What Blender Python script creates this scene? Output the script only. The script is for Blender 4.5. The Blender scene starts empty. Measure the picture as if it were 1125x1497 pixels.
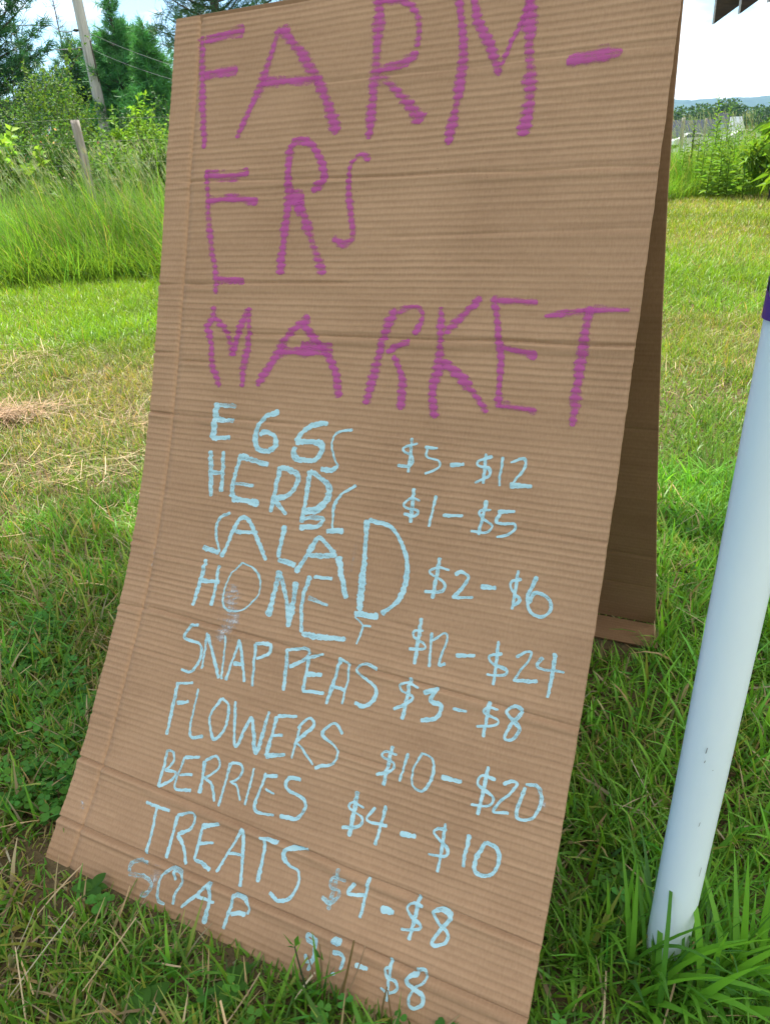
import bpy, math, random
import numpy as np
from mathutils import Matrix, Vector

# ------------------------------------------------------------ camera, sky, sun
scene = bpy.context.scene
col = scene.collection
rad = math.radians
EYE = np.array([0.0, 0.0, 1.10])
# rows: world x, y, z of the camera axes (right, down, forward)
AX = np.array([[0.99835704, -0.05729936, 0.0],
               [-0.02539251, -0.44242712, 0.8964449],
               [-0.05136572, -0.89497208, -0.44315521]])
FPX, CPX, CPY = 1100.0, 562.5, 748.5
cam_d = bpy.data.cameras.new('camera')
cam = bpy.data.objects.new('camera', cam_d)
col.objects.link(cam)
m = Matrix.Identity(4)
for i in range(3):
    m[i][0], m[i][1], m[i][2], m[i][3] = AX[i, 0], -AX[i, 1], -AX[i, 2], EYE[i]
cam.matrix_world = m
cam_d.sensor_fit = 'VERTICAL'
cam_d.sensor_height = 24.0
cam_d.lens = FPX / 1497.0 * 24.0
cam_d.clip_start = 0.02
cam_d.clip_end = 12000.0
scene.camera = cam

SUN_EL, SUN_AZ = rad(60), rad(-18)          # azimuth clockwise from +Y
world = bpy.data.worlds.new('World')
scene.world = world
world.use_nodes = True
wn, wl = world.node_tree.nodes, world.node_tree.links
wn.clear()
w_out = wn.new('ShaderNodeOutputWorld')
sky = wn.new('ShaderNodeTexSky')
sky.sky_type = 'NISHITA'
sky.sun_disc = False
sky.sun_elevation = SUN_EL
sky.sun_rotation = SUN_AZ
sky.air_density = 1.1
sky.dust_density = 0.4
sky.altitude = 600
sky.ozone_density = 1.6
bg = wn.new('ShaderNodeBackground')
bg.inputs['Strength'].default_value = 0.065
skyt = wn.new('ShaderNodeMix'); skyt.data_type = 'RGBA'; skyt.blend_type = 'MULTIPLY'
skyt.inputs['Factor'].default_value = 1.0
skyt.inputs[7].default_value = (0.74, 0.88, 1.0, 1)          # deep summer blue
wl.new(sky.outputs[0], skyt.inputs[6]); wl.new(skyt.outputs[2], bg.inputs['Color'])
# thin summer cloud: noise on the sky plane, with unseen cover added as fill light
tc = wn.new('ShaderNodeTexCoord')
sep = wn.new('ShaderNodeSeparateXYZ')
wl.new(tc.outputs['Generated'], sep.inputs[0])
def wmath(op, a, b=None, clamp=False):
    n = wn.new('ShaderNodeMath'); n.operation = op; n.use_clamp = clamp
    for i, v in enumerate((a, b)):
        if v is None: continue
        if isinstance(v, (int, float)): n.inputs[i].default_value = v
        else: wl.new(v, n.inputs[i])
    return n.outputs[0]
zc = wmath('ADD', wmath('MAXIMUM', sep.outputs['Z'], 0.0), 0.16)
comb = wn.new('ShaderNodeCombineXYZ')
wl.new(wmath('DIVIDE', sep.outputs['X'], zc), comb.inputs[0])
wl.new(wmath('DIVIDE', sep.outputs['Y'], zc), comb.inputs[1])
cn = wn.new('ShaderNodeTexNoise')
cn.inputs['Scale'].default_value = 1.5
cn.inputs['Detail'].default_value = 7.0
cn.inputs['Roughness'].default_value = 0.55
cn.inputs['Distortion'].default_value = 0.3
cmap = wn.new('ShaderNodeMapping')
cmap.inputs['Location'].default_value = (1.35, 2.2, 0.0)
wl.new(comb.outputs[0], cmap.inputs['Vector'])
wl.new(cmap.outputs[0], cn.inputs['Vector'])
low = wmath('MULTIPLY', wmath('SUBTRACT', sep.outputs['Z'], 0.30, True), 0.30)         # overhead cover added out of view to brighten the shade
south = wmath('MULTIPLY', wmath('MAXIMUM', wmath('MULTIPLY', sep.outputs['Y'], -1.0), 0.0), 0.35)   # unseen cover behind the camera, added as fill
east = wmath('MULTIPLY', sep.outputs['X'], 0.34)
cov = wmath('ADD', wmath('ADD', wmath('ADD', cn.outputs['Fac'], low), south), east)
ramp = wn.new('ShaderNodeMapRange')
ramp.interpolation_type = 'SMOOTHSTEP'
ramp.inputs['From Min'].default_value = 0.46
ramp.inputs['From Max'].default_value = 0.66
wl.new(cov, ramp.inputs['Value'])
bgc = wn.new('ShaderNodeBackground')
bgc.inputs['Color'].default_value = (1.0, 0.955, 0.88, 1)
bgc.inputs['Strength'].default_value = 0.58
mixw = wn.new('ShaderNodeMixShader')
wl.new(wmath('MULTIPLY', ramp.outputs[0], 0.92), mixw.inputs[0])
wl.new(bg.outputs[0], mixw.inputs[1])
wl.new(bgc.outputs[0], mixw.inputs[2])
wl.new(mixw.outputs[0], w_out.inputs['Surface'])

sun_d = bpy.data.lights.new('sun', 'SUN')
sun_d.energy = 3.2
sun_d.angle = rad(0.53)
sun_d.color = (1.0, 0.95, 0.86)
sun = bpy.data.objects.new('sun', sun_d)
col.objects.link(sun)
SUN_DIR = Vector((math.sin(SUN_AZ) * math.cos(SUN_EL), math.cos(SUN_AZ) * math.cos(SUN_EL), math.sin(SUN_EL)))
sun.rotation_euler = (-SUN_DIR).to_track_quat('-Z', 'Y').to_euler()
sun.location = (0, 0, 30)

vs = scene.view_settings
vs.view_transform = 'Standard'
vs.look = 'None'
vs.exposure = 1.95
vs.gamma = 1.0

# ------------------------------------------------------------ helpers
rng = np.random.default_rng(7)
def U(a, b, n=None): return rng.uniform(a, b, n)

def pix_dir(px, py):
    return AX @ np.array([(px - CPX) / FPX, (py - CPY) / FPX, 1.0])
def at(px, py, Y):
    """the point of the place that lies Y metres ahead on the sight line of a photo pixel"""
    d = pix_dir(px, py)
    return EYE + d * (Y / d[1])
def on_ground(px, py, z=0.0):
    d = pix_dir(px, py)
    return EYE + d * ((z - EYE[2]) / d[2])

def vnoise(x, y, seed=0):
    """smooth 2-D value noise in 0..1"""
    x = np.asarray(x, float); y = np.asarray(y, float)
    xi = np.floor(x).astype(np.int64); yi = np.floor(y).astype(np.int64)
    fx = x - xi; fy = y - yi
    fx = fx * fx * (3 - 2 * fx); fy = fy * fy * (3 - 2 * fy)
    def h(a, b):
        n = (a * 374761393 + b * 668265263 + seed * 1442695041) & 0xffffffff
        n = ((n ^ (n >> 13)) * 1274126177) & 0xffffffff
        return ((n ^ (n >> 16)) & 0xffff) / 65535.0
    return (h(xi, yi) * (1 - fx) + h(xi + 1, yi) * fx) * (1 - fy) + (h(xi, yi + 1) * (1 - fx) + h(xi + 1, yi + 1) * fx) * fy
def fbm(x, y, seed=0, o=3):
    s = 0; a = .5; t = 0
    for i in range(o):
        s = s + a * vnoise(np.asarray(x) * 2 ** i, np.asarray(y) * 2 ** i, seed + i * 17); t += a; a *= .5
    return s / t

class Buf:
    """collects vertices, quads/triangles and vertex tints for one mesh"""
    def __init__(s): s.v = []; s.f = []; s.c = []; s.n = 0
    def add(s, v, f, c=None):
        v = np.asarray(v, float).reshape(-1, 3)
        s.v.append(v)
        for a in f:
            a = np.asarray(a, np.int64)
            if len(a): s.f.append(a + s.n)
        if c is None: c = np.ones((len(v), 3)) * .5
        s.c.append(np.broadcast_to(np.asarray(c, float), (len(v), 3)))
        s.n += len(v)
    def build(s, name, mat, parent=None, smooth=True, loc=None):
        me = bpy.data.meshes.new(name)
        v = np.concatenate(s.v)
        if loc is not None: v = v - np.asarray(loc)
        me.vertices.add(len(v)); me.vertices.foreach_set('co', v.astype(np.float32).ravel())
        tot = np.concatenate([np.full(len(a), a.shape[1]) for a in s.f])
        idx = np.concatenate([a.ravel() for a in s.f])
        me.loops.add(len(idx)); me.loops.foreach_set('vertex_index', idx.astype(np.int32))
        me.polygons.add(len(tot))
        st = np.concatenate([[0], np.cumsum(tot)[:-1]])
        me.polygons.foreach_set('loop_start', st.astype(np.int32))
        me.polygons.foreach_set('loop_total', tot.astype(np.int32))
        me.polygons.foreach_set('use_smooth', np.full(len(tot), smooth))
        ca = me.color_attributes.new('tint', 'FLOAT_COLOR', 'POINT')
        cc = np.ones((len(v), 4), np.float32); cc[:, :3] = np.concatenate(s.c)
        ca.data.foreach_set('color', cc.ravel())
        me.update(calc_edges=True); me.validate()
        me.materials.append(mat)
        o = bpy.data.objects.new(name, me)
        col.objects.link(o)
        if parent is not None: o.parent = parent
        if loc is not None: o.location = loc
        return o

def tag(o, label=None, cat=None, group=None, kind=None):
    for k, val in (('label', label), ('category', cat), ('group', group), ('kind', kind)):
        if val: o[k] = val
    return o
def empty(name, loc=(0, 0, 0), label=None, cat=None, group=None):
    o = bpy.data.objects.new(name, None)
    o.empty_display_size = .1
    col.objects.link(o); o.location = loc
    return tag(o, label, cat, group)

def tube(b, pts, r, n=8, c=None, caps=True):
    """tapered tube through points"""
    pts = np.asarray(pts, float); r = np.broadcast_to(np.asarray(r, float), (len(pts),))
    d = np.gradient(pts, axis=0); d /= np.linalg.norm(d, axis=1)[:, None] + 1e-9
    ref = np.array([0, 0, 1.]) if abs(d[0, 2]) < .9 else np.array([1., 0, 0])
    v = []
    for p, t, rr in zip(pts, d, r):
        x = np.cross(t, ref); x /= np.linalg.norm(x); y = np.cross(t, x)
        a = np.arange(n) / n * 2 * np.pi
        v.append(p + rr * (np.cos(a)[:, None] * x + np.sin(a)[:, None] * y))
    v = np.concatenate(v); k = len(pts)
    i = np.arange(n); j = (i + 1) % n
    f = [np.stack([s * n + i, s * n + j, (s + 1) * n + j, (s + 1) * n + i], 1) for s in range(k - 1)]
    fs = [np.concatenate(f)]
    if caps:
        fs += [np.arange(n)[None, ::-1], (np.arange(n) + (k - 1) * n)[None]]
    b.add(v, fs, c)

def box(b, o, x, y, z, c=None):
    """box from corner o along edge vectors x, y, z"""
    o, x, y, z = (np.asarray(a, float) for a in (o, x, y, z))
    v = [o, o + x, o + x + y, o + y, o + z, o + x + z, o + x + y + z, o + y + z]
    b.add(v, [np.array([[0, 3, 2, 1], [4, 5, 6, 7], [0, 1, 5, 4], [1, 2, 6, 5], [2, 3, 7, 6], [3, 0, 4, 7]])], c)

def blades(b, p, h, w, yaw, lean, curl, tint, seg=3, tipw=.12, twist=None, prof=1.6):
    """grass blades: arrays of base points, heights, widths, lean direction"""
    n = len(p)
    p = np.asarray(p, float)
    d = np.stack([np.cos(yaw), np.sin(yaw), np.zeros(n)], 1)
    tw = yaw + np.pi / 2 + (twist if twist is not None else U(-.9, .9, n))
    s = np.stack([np.cos(tw), np.sin(tw), np.zeros(n)], 1)
    v = np.empty((n, seg + 1, 2, 3))
    for k in range(seg + 1):
        t = k / seg
        ang = lean + curl * t * .5            # mean angle from the vertical up to t
        c = p + (d * np.sin(ang)[:, None] + np.array([0, 0, 1.]) * np.cos(ang)[:, None]) * (h * t)[:, None]
        ww = (w * ((1 - t ** prof) * (1 - tipw) + tipw) * (.75 + .25 * min(1, t * 4)))[:, None] * .5
        v[:, k, 0] = c - s * ww; v[:, k, 1] = c + s * ww
    base = (np.arange(n) * (seg + 1) * 2)[:, None]
    q = np.concatenate([np.array([[2 * k, 2 * k + 1, 2 * k + 3, 2 * k + 2]]) for k in range(seg)])
    f = (base[:, None, :] + q[None]).reshape(-1, 4)
    tint = np.broadcast_to(tint, (n, 3))
    b.add(v.reshape(-1, 3), [f], np.repeat(tint, (seg + 1) * 2, axis=0))

def leaves(b, p, d, ln, wd, tint, up=.7, droop=0.0):
    """diamond leaves with a folded midrib; p base points, d directions"""
    n = len(p)
    d = d / (np.linalg.norm(d, axis=1)[:, None] + 1e-9)
    nz = np.array([0, 0, 1.]) * up + rng.normal(0, .45, (n, 3))
    s = np.cross(d, nz); s /= np.linalg.norm(s, axis=1)[:, None] + 1e-9
    nn = np.cross(s, d)
    L = np.asarray(ln)[:, None]; W = np.asarray(wd)[:, None]
    v = np.stack([p, p + d * L * .42 + s * W * .5 + nn * W * .12, p + d * L - np.array([0, 0, 1.]) * L * droop,
                  p + d * L * .42 - s * W * .5 + nn * W * .12], 1)
    f = (np.arange(n) * 4)[:, None] + np.array([[0, 1, 2, 3]])
    f = np.concatenate([f[:, [0, 1, 2]], f[:, [0, 2, 3]]])
    b.add(v.reshape(-1, 3), [f], np.repeat(np.broadcast_to(tint, (n, 3)), 4, axis=0))

def spikes(b, p, d, ln, wd, tint):
    """thin needles, two per point direction: flat slivers"""
    n = len(p)
    d = d / (np.linalg.norm(d, axis=1)[:, None] + 1e-9)
    s = np.cross(d, rng.normal(0, 1, (n, 3))); s /= np.linalg.norm(s, axis=1)[:, None] + 1e-9
    L = np.asarray(ln)[:, None]; W = np.asarray(wd)[:, None]
    v = np.stack([p - s * W * .5, p + s * W * .5, p + d * L + s * W * .15, p + d * L - s * W * .15], 1)
    f = (np.arange(n) * 4)[:, None] + np.array([[0, 1, 2, 3]])
    b.add(v.reshape(-1, 3), [f], np.repeat(np.broadcast_to(tint, (n, 3)), 4, axis=0))

def sphere_dirs(n):
    d = rng.normal(0, 1, (n, 3)); return d / np.linalg.norm(d, axis=1)[:, None]
def jit(base, n, s=.18, warm=.1):
    """n tints round a base colour"""
    k = np.clip(rng.normal(1, s, (n, 1)), .45, 1.7)
    w = rng.normal(0, warm, (n, 1))
    return np.clip(np.array(base)[None] * k * np.concatenate([1 + w, np.ones((n, 1)), 1 - w], 1), 0, 1)

# ------------------------------------------------------------ materials
def new_mat(name):
    mt = bpy.data.materials.new(name); mt.use_nodes = True
    nt = mt.node_tree; nt.nodes.clear()
    out = nt.nodes.new('ShaderNodeOutputMaterial')
    return mt, nt, out
def nd(nt, t, **kw):
    n = nt.nodes.new(t)
    for k, v in kw.items():
        if k in n.inputs: n.inputs[k].default_value = v
        else: setattr(n, k, v)
    return n
def plant_mat(name, trans=.38, rough=.5, spec=.35, gain=1.0, tgain=(1.25, 1.2, .55)):
    mt, nt, out = new_mat(name)
    a = nd(nt, 'ShaderNodeAttribute', attribute_name='tint')
    p = nd(nt, 'ShaderNodeBsdfPrincipled', Roughness=rough)
    p.inputs['Specular IOR Level'].default_value = spec
    t = nd(nt, 'ShaderNodeBsdfTranslucent')
    mx = nd(nt, 'ShaderNodeMixShader'); mx.inputs[0].default_value = trans
    g = nd(nt, 'ShaderNodeVectorMath', operation='MULTIPLY'); g.inputs[1].default_value = tgain
    L = nt.links.new
    L(a.outputs['Color'], p.inputs['Base Color'])
    L(a.outputs['Color'], g.inputs[0]); L(g.outputs[0], t.inputs['Color'])
    L(p.outputs[0], mx.inputs[1]); L(t.outputs[0], mx.inputs[2]); L(mx.outputs[0], out.inputs['Surface'])
    return mt
def noise_mat(name, c1, c2, scale=8, detail=6, rough=.8, bump=.0, stretch=(1, 1, 1), spec=.3, c3=None, p3=(.62, .75), bscale=None, coord='Object'):
    mt, nt, out = new_mat(name); L = nt.links.new
    tcn = nd(nt, 'ShaderNodeTexCoord')
    mp = nd(nt, 'ShaderNodeMapping'); mp.inputs['Scale'].default_value = stretch
    L(tcn.outputs[coord], mp.inputs['Vector'])
    nz = nd(nt, 'ShaderNodeTexNoise', Scale=scale, Detail=detail, Roughness=.6)
    L(mp.outputs[0], nz.inputs['Vector'])
    r = nd(nt, 'ShaderNodeValToRGB')
    r.color_ramp.elements[0].position = .32; r.color_ramp.elements[0].color = (*c1, 1)
    r.color_ramp.elements[1].position = .68; r.color_ramp.elements[1].color = (*c2, 1)
    L(nz.outputs['Fac'], r.inputs[0])
    colr = r.outputs[0]
    if c3:
        n2 = nd(nt, 'ShaderNodeTexNoise', Scale=scale * .31, Detail=4)
        L(mp.outputs[0], n2.inputs['Vector'])
        mr = nd(nt, 'ShaderNodeMapRange'); mr.inputs[1].default_value = p3[0]; mr.inputs[2].default_value = p3[1]
        L(n2.outputs['Fac'], mr.inputs[0])
        mc = nd(nt, 'ShaderNodeMix', data_type='RGBA')
        L(mr.outputs[0], mc.inputs['Factor']); L(colr, mc.inputs[6]); mc.inputs[7].default_value = (*c3, 1)
        colr = mc.outputs[2]
    p = nd(nt, 'ShaderNodeBsdfPrincipled', Roughness=rough)
    p.inputs['Specular IOR Level'].default_value = spec
    L(colr, p.inputs['Base Color'])
    if bump:
        n3 = nd(nt, 'ShaderNodeTexNoise', Scale=bscale or scale * 2, Detail=6)
        L(mp.outputs[0], n3.inputs['Vector'])
        bp = nd(nt, 'ShaderNodeBump', Strength=bump, Distance=.02)
        L(n3.outputs['Fac'], bp.inputs['Height']); L(bp.outputs[0], p.inputs['Normal'])
    L(p.outputs[0], out.inputs['Surface'])
    return mt

M_GRASS = plant_mat('grass_blade', .40, .45, .3)
M_LEAF = plant_mat('leaf', .42, .6, .15)
M_NEEDLE = plant_mat('needles', .22, .55, .25)
M_STRAW = plant_mat('straw', .2, .7, .2, tgain=(1, 1, 1))
M_BARK = noise_mat('bark', (.05, .042, .035), (.13, .11, .09), 14, stretch=(1, 1, .25), bump=.6)
M_WEATHERED = noise_mat('weathered_wood', (.17, .15, .13), (.36, .33, .30), 30, stretch=(1, 1, .06), bump=.5, c3=(.10, .085, .07))
M_POLEWOOD = noise_mat('grey_pole_wood', (.34, .33, .34), (.52, .51, .52), 20, stretch=(1, 1, .08), bump=.4, c3=(.16, .14, .13), p3=(.6, .7))
M_DARKWOOD = noise_mat('dark_stained_wood', (.018, .013, .011), (.06, .04, .03), 18, stretch=(.15, 1, 1), bump=.3, rough=.6)
M_ENDGRAIN = noise_mat('weathered_end_grain', (.16, .17, .18), (.34, .35, .36), 40, bump=.3)
M_WIRE = noise_mat('wire_metal', (.10, .10, .11), (.2, .2, .21), 50, rough=.5)
M_STEEL = noise_mat('dark_green_steel', (.02, .03, .025), (.05, .06, .05), 40, rough=.6)

# ------------------------------------------------------------ ground, hills
def terrain(x, y):
    r = np.hypot(x, y)
    t = np.clip((r - 34) / 70, 0, 1); t = t * t * (3 - 2 * t)
    bump = (fbm(np.asarray(x) * .9, np.asarray(y) * .9, 3) - .5) * .035 * np.clip(r / 3 - .6, 0, 1)
    far = (fbm(np.asarray(x) / 260., np.asarray(y) / 260., 9) - .5) * 6 * np.clip((r - 120) / 400, 0, 1)
    return -4.2 * t + bump + far
def ground_sheet():
    rr = np.concatenate([np.linspace(0.02, 6, 80), np.linspace(6.2, 16, 60), np.geomspace(16.5, 5200, 60)])
    na = 220
    a = np.arange(na) / na * 2 * np.pi
    R_, A_ = np.meshgrid(rr, a, indexing='ij')
    x = R_ * np.sin(A_); y = R_ * np.cos(A_)
    z = terrain(x, y)
    v = np.stack([x, y, z], -1).reshape(-1, 3)
    i, j = np.meshgrid(np.arange(len(rr) - 1), np.arange(na), indexing='ij'); j2 = (j + 1) % na
    f = np.stack([i * na + j, (i + 1) * na + j, (i + 1) * na + j2, i * na + j2], -1).reshape(-1, 4)
    b = Buf(); b.add(v, [f[:, ::-1], np.arange(na)[None]])
    mt, nt, out = new_mat('soil_and_turf'); L = nt.links.new
    tcn = nd(nt, 'ShaderNodeTexCoord')
    n1 = nd(nt, 'ShaderNodeTexNoise', Scale=60., Detail=8)
    n2 = nd(nt, 'ShaderNodeTexNoise', Scale=.6, Detail=5)
    n3 = nd(nt, 'ShaderNodeTexNoise', Scale=9., Detail=6)
    for n in (n1, n2, n3): L(tcn.outputs['Object'], n.inputs['Vector'])
    soil = nd(nt, 'ShaderNodeValToRGB')
    soil.color_ramp.elements[0].color = (.045, .036, .018, 1); soil.color_ramp.elements[1].color = (.15, .115, .06, 1)
    L(n1.outputs['Fac'], soil.inputs[0])
    turf = nd(nt, 'ShaderNodeValToRGB')
    turf.color_ramp.elements[0].position = .3; turf.color_ramp.elements[0].color = (.06, .10, .02, 1)
    turf.color_ramp.elements[1].position = .7; turf.color_ramp.elements[1].color = (.15, .19, .045, 1)
    L(n3.outputs['Fac'], turf.inputs[0])
    # away from the trodden grass by the sign the turf closes over the soil
    ln = nd(nt, 'ShaderNodeVectorMath', operation='LENGTH'); L(tcn.outputs['Object'], ln.inputs[0])
    mr = nd(nt, 'ShaderNodeMapRange'); mr.inputs[1].default_value = 6; mr.inputs[2].default_value = 16
    L(ln.outputs['Value'], mr.inputs[0])
    mx = nd(nt, 'ShaderNodeMix', data_type='RGBA')
    L(mr.outputs[0], mx.inputs['Factor']); L(soil.outputs[0], mx.inputs[6]); L(turf.outputs[0], mx.inputs[7])
    p = nd(nt, 'ShaderNodeBsdfPrincipled', Roughness=.95); p.inputs['Specular IOR Level'].default_value = .1
    L(mx.outputs[2], p.inputs['Base Color'])
    bp = nd(nt, 'ShaderNodeBump', Strength=.8, Distance=.02); L(n1.outputs['Fac'], bp.inputs['Height']); L(bp.outputs[0], p.inputs['Normal'])
    L(p.outputs[0], out.inputs['Surface'])
    tag(b.build('ground', mt), kind='structure')
ground_sheet()

def hill_range(dist, az0, az1, base, amp, seed, n=160, name='hills'):
    a = np.radians(np.linspace(az0, az1, n))
    h = base + amp * (fbm(np.linspace(0, (az1 - az0) / 6, n), np.zeros(n), seed, 4) - .5) * 2
    e = np.clip(np.minimum(np.arange(n), n - 1 - np.arange(n)) / 14., 0, 1)
    h = h * e
    b = Buf(); rows = []
    for k, (dr, fh) in enumerate(((-700, 0), (-420, .45), (-180, .85), (0, 1), (220, .8), (600, 0))):
        hh = h * fh * (1 + (.12 * (fbm(np.arange(n) * .35, np.full(n, k * 3.), seed + 5) - .5) if 0 < fh else 0)) - (12 if fh == 0 else 0)
        rows.append(np.stack([(dist + dr) * np.sin(a), (dist + dr) * np.cos(a), hh], 1))
    v = np.concatenate(rows)
    i, j = np.meshgrid(np.arange(len(rows) - 1), np.arange(n - 1), indexing='ij')
    f = np.stack([i * n + j, i * n + j + 1, (i + 1) * n + j + 1, (i + 1) * n + j], -1).reshape(-1, 4)
    b.add(v, [f])
    return tag(b.build(name, M_FOREST), kind='structure')
M_FOREST = noise_mat('far_forest', (.016, .035, .012), (.05, .085, .028), .03, bump=.0, spec=.05, rough=.95)
hill_range(3300, 6, 40, 72, 20, 4)
hill_range(2500, -50, 24, 34, 16, 11)

# ------------------------------------------------------------ cardboard sign
W_, L_ = 0.8539, 1.5103
TL = np.array([-0.31944307, 1.59601463, 1.31035246])
UX = np.array([0.89122017, -0.45327092, 0.01649498])
VX = np.array([-0.20873099, -0.44215077, -0.87231535])
NX = np.array([-0.40268845, -0.77398202, 0.48866537])
SAG_V = np.array([0, .1, .2, .3, .4, .52, .64, .72, .8, .88, .95, 1.02, 1.08, 1.15, 1.22, 1.3, 1.36, 1.42, 1.47, 1.5103])
SAG_D = np.array([0, -.013, -.026, -.040, -.054, -.069, -.083, -.091, -.095, -.0965, -.095, -.092, -.085, -.075, -.0665, -.057, -.043, -.028, -.0125, 0])
def sag(v):
    v = np.asarray(v, float)
    return sum(np.interp(v + o, SAG_V, SAG_D) for o in (-.03, -.015, 0, .015, .03)) / 5
FOLD_U = 0.056
# creases across the board: (v at left, v at right, u from, u to, depth mm)
CREASES = [(.279, .294, 0.03, .9, 1.25), (.457, .447, 0.05, .42, 1.3), (.457, .455, -.1, .056, 1.5), (.592, .597, .056, .16, 1.6), (.578, .579, -.1, .056, 2.0),
           (.541, .533, .13, .9, 2.0), (.691, .68, .0, .34, 1.3), (.690, .690, -.1, .056, 1.9), (.933, .934, -.1, .056, 2.1), (.95, .945, .06, .3, .7),
           (1.052, 1.052, -.1, .09, 2.0), (1.046, 1.07, .06, .9, 1.9), (1.19, 1.195, .4, .9, .9), (1.334, 1.36, -.1, .9, 2.6), (1.436, 1.444, -.1, .9, 2.7), (1.255, 1.26, -.1, .07, 1.4),
           (.135, .14, .3, .95, .6), (.385, .375, .45, .95, .6), (.80, .81, .5, .95, .55), (1.12, 1.125, -.1, .3, .6)]
# short dents and scuffs: (u, v, length u, depth mm)
DENTS = [(.085, .457, .03, 1.8), (.10, .70, .02, 1.2), (.62, .42, .05, .8), (.72, .20, .04, .8), (.31, 1.16, .06, 1.0), (.55, .98, .05, .9), (.70, 1.28, .07, 1.1), (.20, 1.30, .05, 1.0), (.80, .62, .03, 1.2), (.45, .10, .05, .7)]
def phase(u, v):
    return v / .0102 + .35 * (fbm(u * 5, v * 7, 21) - .5) + .12 * (vnoise(u * 40, v * 30, 23) - .5) + np.where(u < FOLD_U, .4, 0)
def flute(u, v):
    """0..1 height of the liner over the flutes"""
    amp = np.clip(.42 + .75 * fbm(u * 4, v * 9, 31), .4, 1.1)
    band = .45 + .55 * vnoise(u * 1.5, np.floor(phase(u, v)) * .83, 37)
    q = phase(u, v); q = q - np.floor(q)
    return np.sin(np.pi * q ** 2.1) * amp * band        # the liner hangs a little: each ridge is steeper on its underside
def relief(u, v):
    u = np.asarray(u, float); v = np.asarray(v, float)
    d = .0013 * flute(u, v)
    d = d + .0022 * (fbm(u * 3.1, v * 5, 41, 3) - .5) + .0007 * (fbm(u * 14, v * 34, 43, 2) - .5)
    for va, vb, u0, u1, dep in CREASES:
        vc = va + (vb - va) * np.clip(u / W_, 0, 1) + .0035 * (vnoise(u * 9, u * 0 + va * 50, 47) - .5)
        m_ = np.clip((u - u0) / .02, 0, 1) * np.clip((u1 - u) / .05, 0, 1)
        q = v - vc
        d = d + m_ * dep * .0016 * (-1.1 * np.exp(-(q / .0024) ** 2) + .8 * np.exp(-((q - .007) / .006) ** 2) + .3 * np.exp(-((q + .011) / .010) ** 2))
    for du_, dv_, ln_, dep in DENTS:
        d = d - dep * .001 * np.exp(-((u - du_) / ln_) ** 2 - ((v - dv_ - .1 * (u - du_)) / .0035) ** 2)
    d = d + .0045 * (fbm(u * 2.3 + 9, v * 1.9, 49, 2) - .5)
    d = d + np.where(u < FOLD_U, .0006, 0) - .0022 * np.exp(-((u - FOLD_U) / .0020) ** 2)
    return d
def board(u, v, lift=0.0):
    u = np.asarray(u, float); v = np.asarray(v, float)
    t = sag(v) + relief(u, v) + lift
    if lift == 0.0:                     # the cut edges are not dead straight
        rag = .0016 * (fbm(v * 60, v * 0 + 3, 53, 3) - .5)
        u = u + np.where(u > W_ - 1e-6, rag, 0) - np.where(u < 1e-6, rag, 0)
        v = v + np.where(v > L_ - 1e-6, .005 * (fbm(u * 25, u * 0 + 7, 55, 3) - .5), 0)
    return TL + u[..., None] * UX + v[..., None] * VX + t[..., None] * NX

def cardboard_mat(name='kraft_cardboard', ca=(.248, .149, .082), cb=(.388, .251, .147)):
    mt, nt, out = new_mat(name); L = nt.links.new
    a = nd(nt, 'ShaderNodeAttribute', attribute_name='tint')      # r: u, g: v in metres, b: flute
    sp = nd(nt, 'ShaderNodeSeparateColor'); L(a.outputs['Color'], sp.inputs[0])
    def tex(su, sv, sc, det, ro=.6):
        cx = nd(nt, 'ShaderNodeCombineXYZ')
        for k, s_ in ((0, su), (1, sv)):
            mm = nd(nt, 'ShaderNodeMath', operation='MULTIPLY'); mm.inputs[1].default_value = s_
            L(sp.outputs[k], mm.inputs[0]); L(mm.outputs[0], cx.inputs[k])
        n = nd(nt, 'ShaderNodeTexNoise', Scale=sc, Detail=det, Roughness=ro); L(cx.outputs[0], n.inputs['Vector'])
        return n.outputs['Fac']
    fibre = tex(1, .28, 330, 5, .7)
    streak = tex(.6, 14, 9, 4)
    cloud = tex(1, 1, 4.5, 5)
    speck = tex(1, 1, 95, 3)
    r = nd(nt, 'ShaderNodeValToRGB')
    r.color_ramp.elements[0].position = .25; r.color_ramp.elements[0].color = (*ca, 1)
    r.color_ramp.elements[1].position = .75; r.color_ramp.elements[1].color = (*cb, 1)
    def mad(x, k, y):
        n = nd(nt, 'ShaderNodeMath', operation='MULTIPLY_ADD'); L(x, n.inputs[0]); n.inputs[1].default_value = k
        if isinstance(y, float): n.inputs[2].default_value = y
        else: L(y, n.inputs[2])
        return n.outputs[0]
    s = mad(fibre, .60, mad(streak, .34, mad(cloud, .55, mad(sp.outputs[2], .22, -.295))))  # flute term darkens the valleys: shade put into the colour
    L(s, r.inputs[0])
    mr = nd(nt, 'ShaderNodeMapRange'); mr.inputs[1].default_value = .735; mr.inputs[2].default_value = .79; L(speck, mr.inputs[0])
    mx = nd(nt, 'ShaderNodeMix', data_type='RGBA'); L(mr.outputs[0], mx.inputs['Factor']); L(r.outputs[0], mx.inputs[6]); mx.inputs[7].default_value = (.09, .05, .03, 1)
    p = nd(nt, 'ShaderNodeBsdfPrincipled', Roughness=.78); p.inputs['Specular IOR Level'].default_value = .25
    L(mx.outputs[2], p.inputs['Base Color'])
    bp = nd(nt, 'ShaderNodeBump', Strength=.25, Distance=.001); L(fibre, bp.inputs['Height']); L(bp.outputs[0], p.inputs['Normal'])
    L(p.outputs[0], out.inputs['Surface'])
    return mt
M_CARD = cardboard_mat()
M_CARD_SHADED = cardboard_mat('shaded_cardboard', (.17, .095, .045), (.26, .16, .085))      # same cardboard darkened: shade between the panels put into its colour

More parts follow.
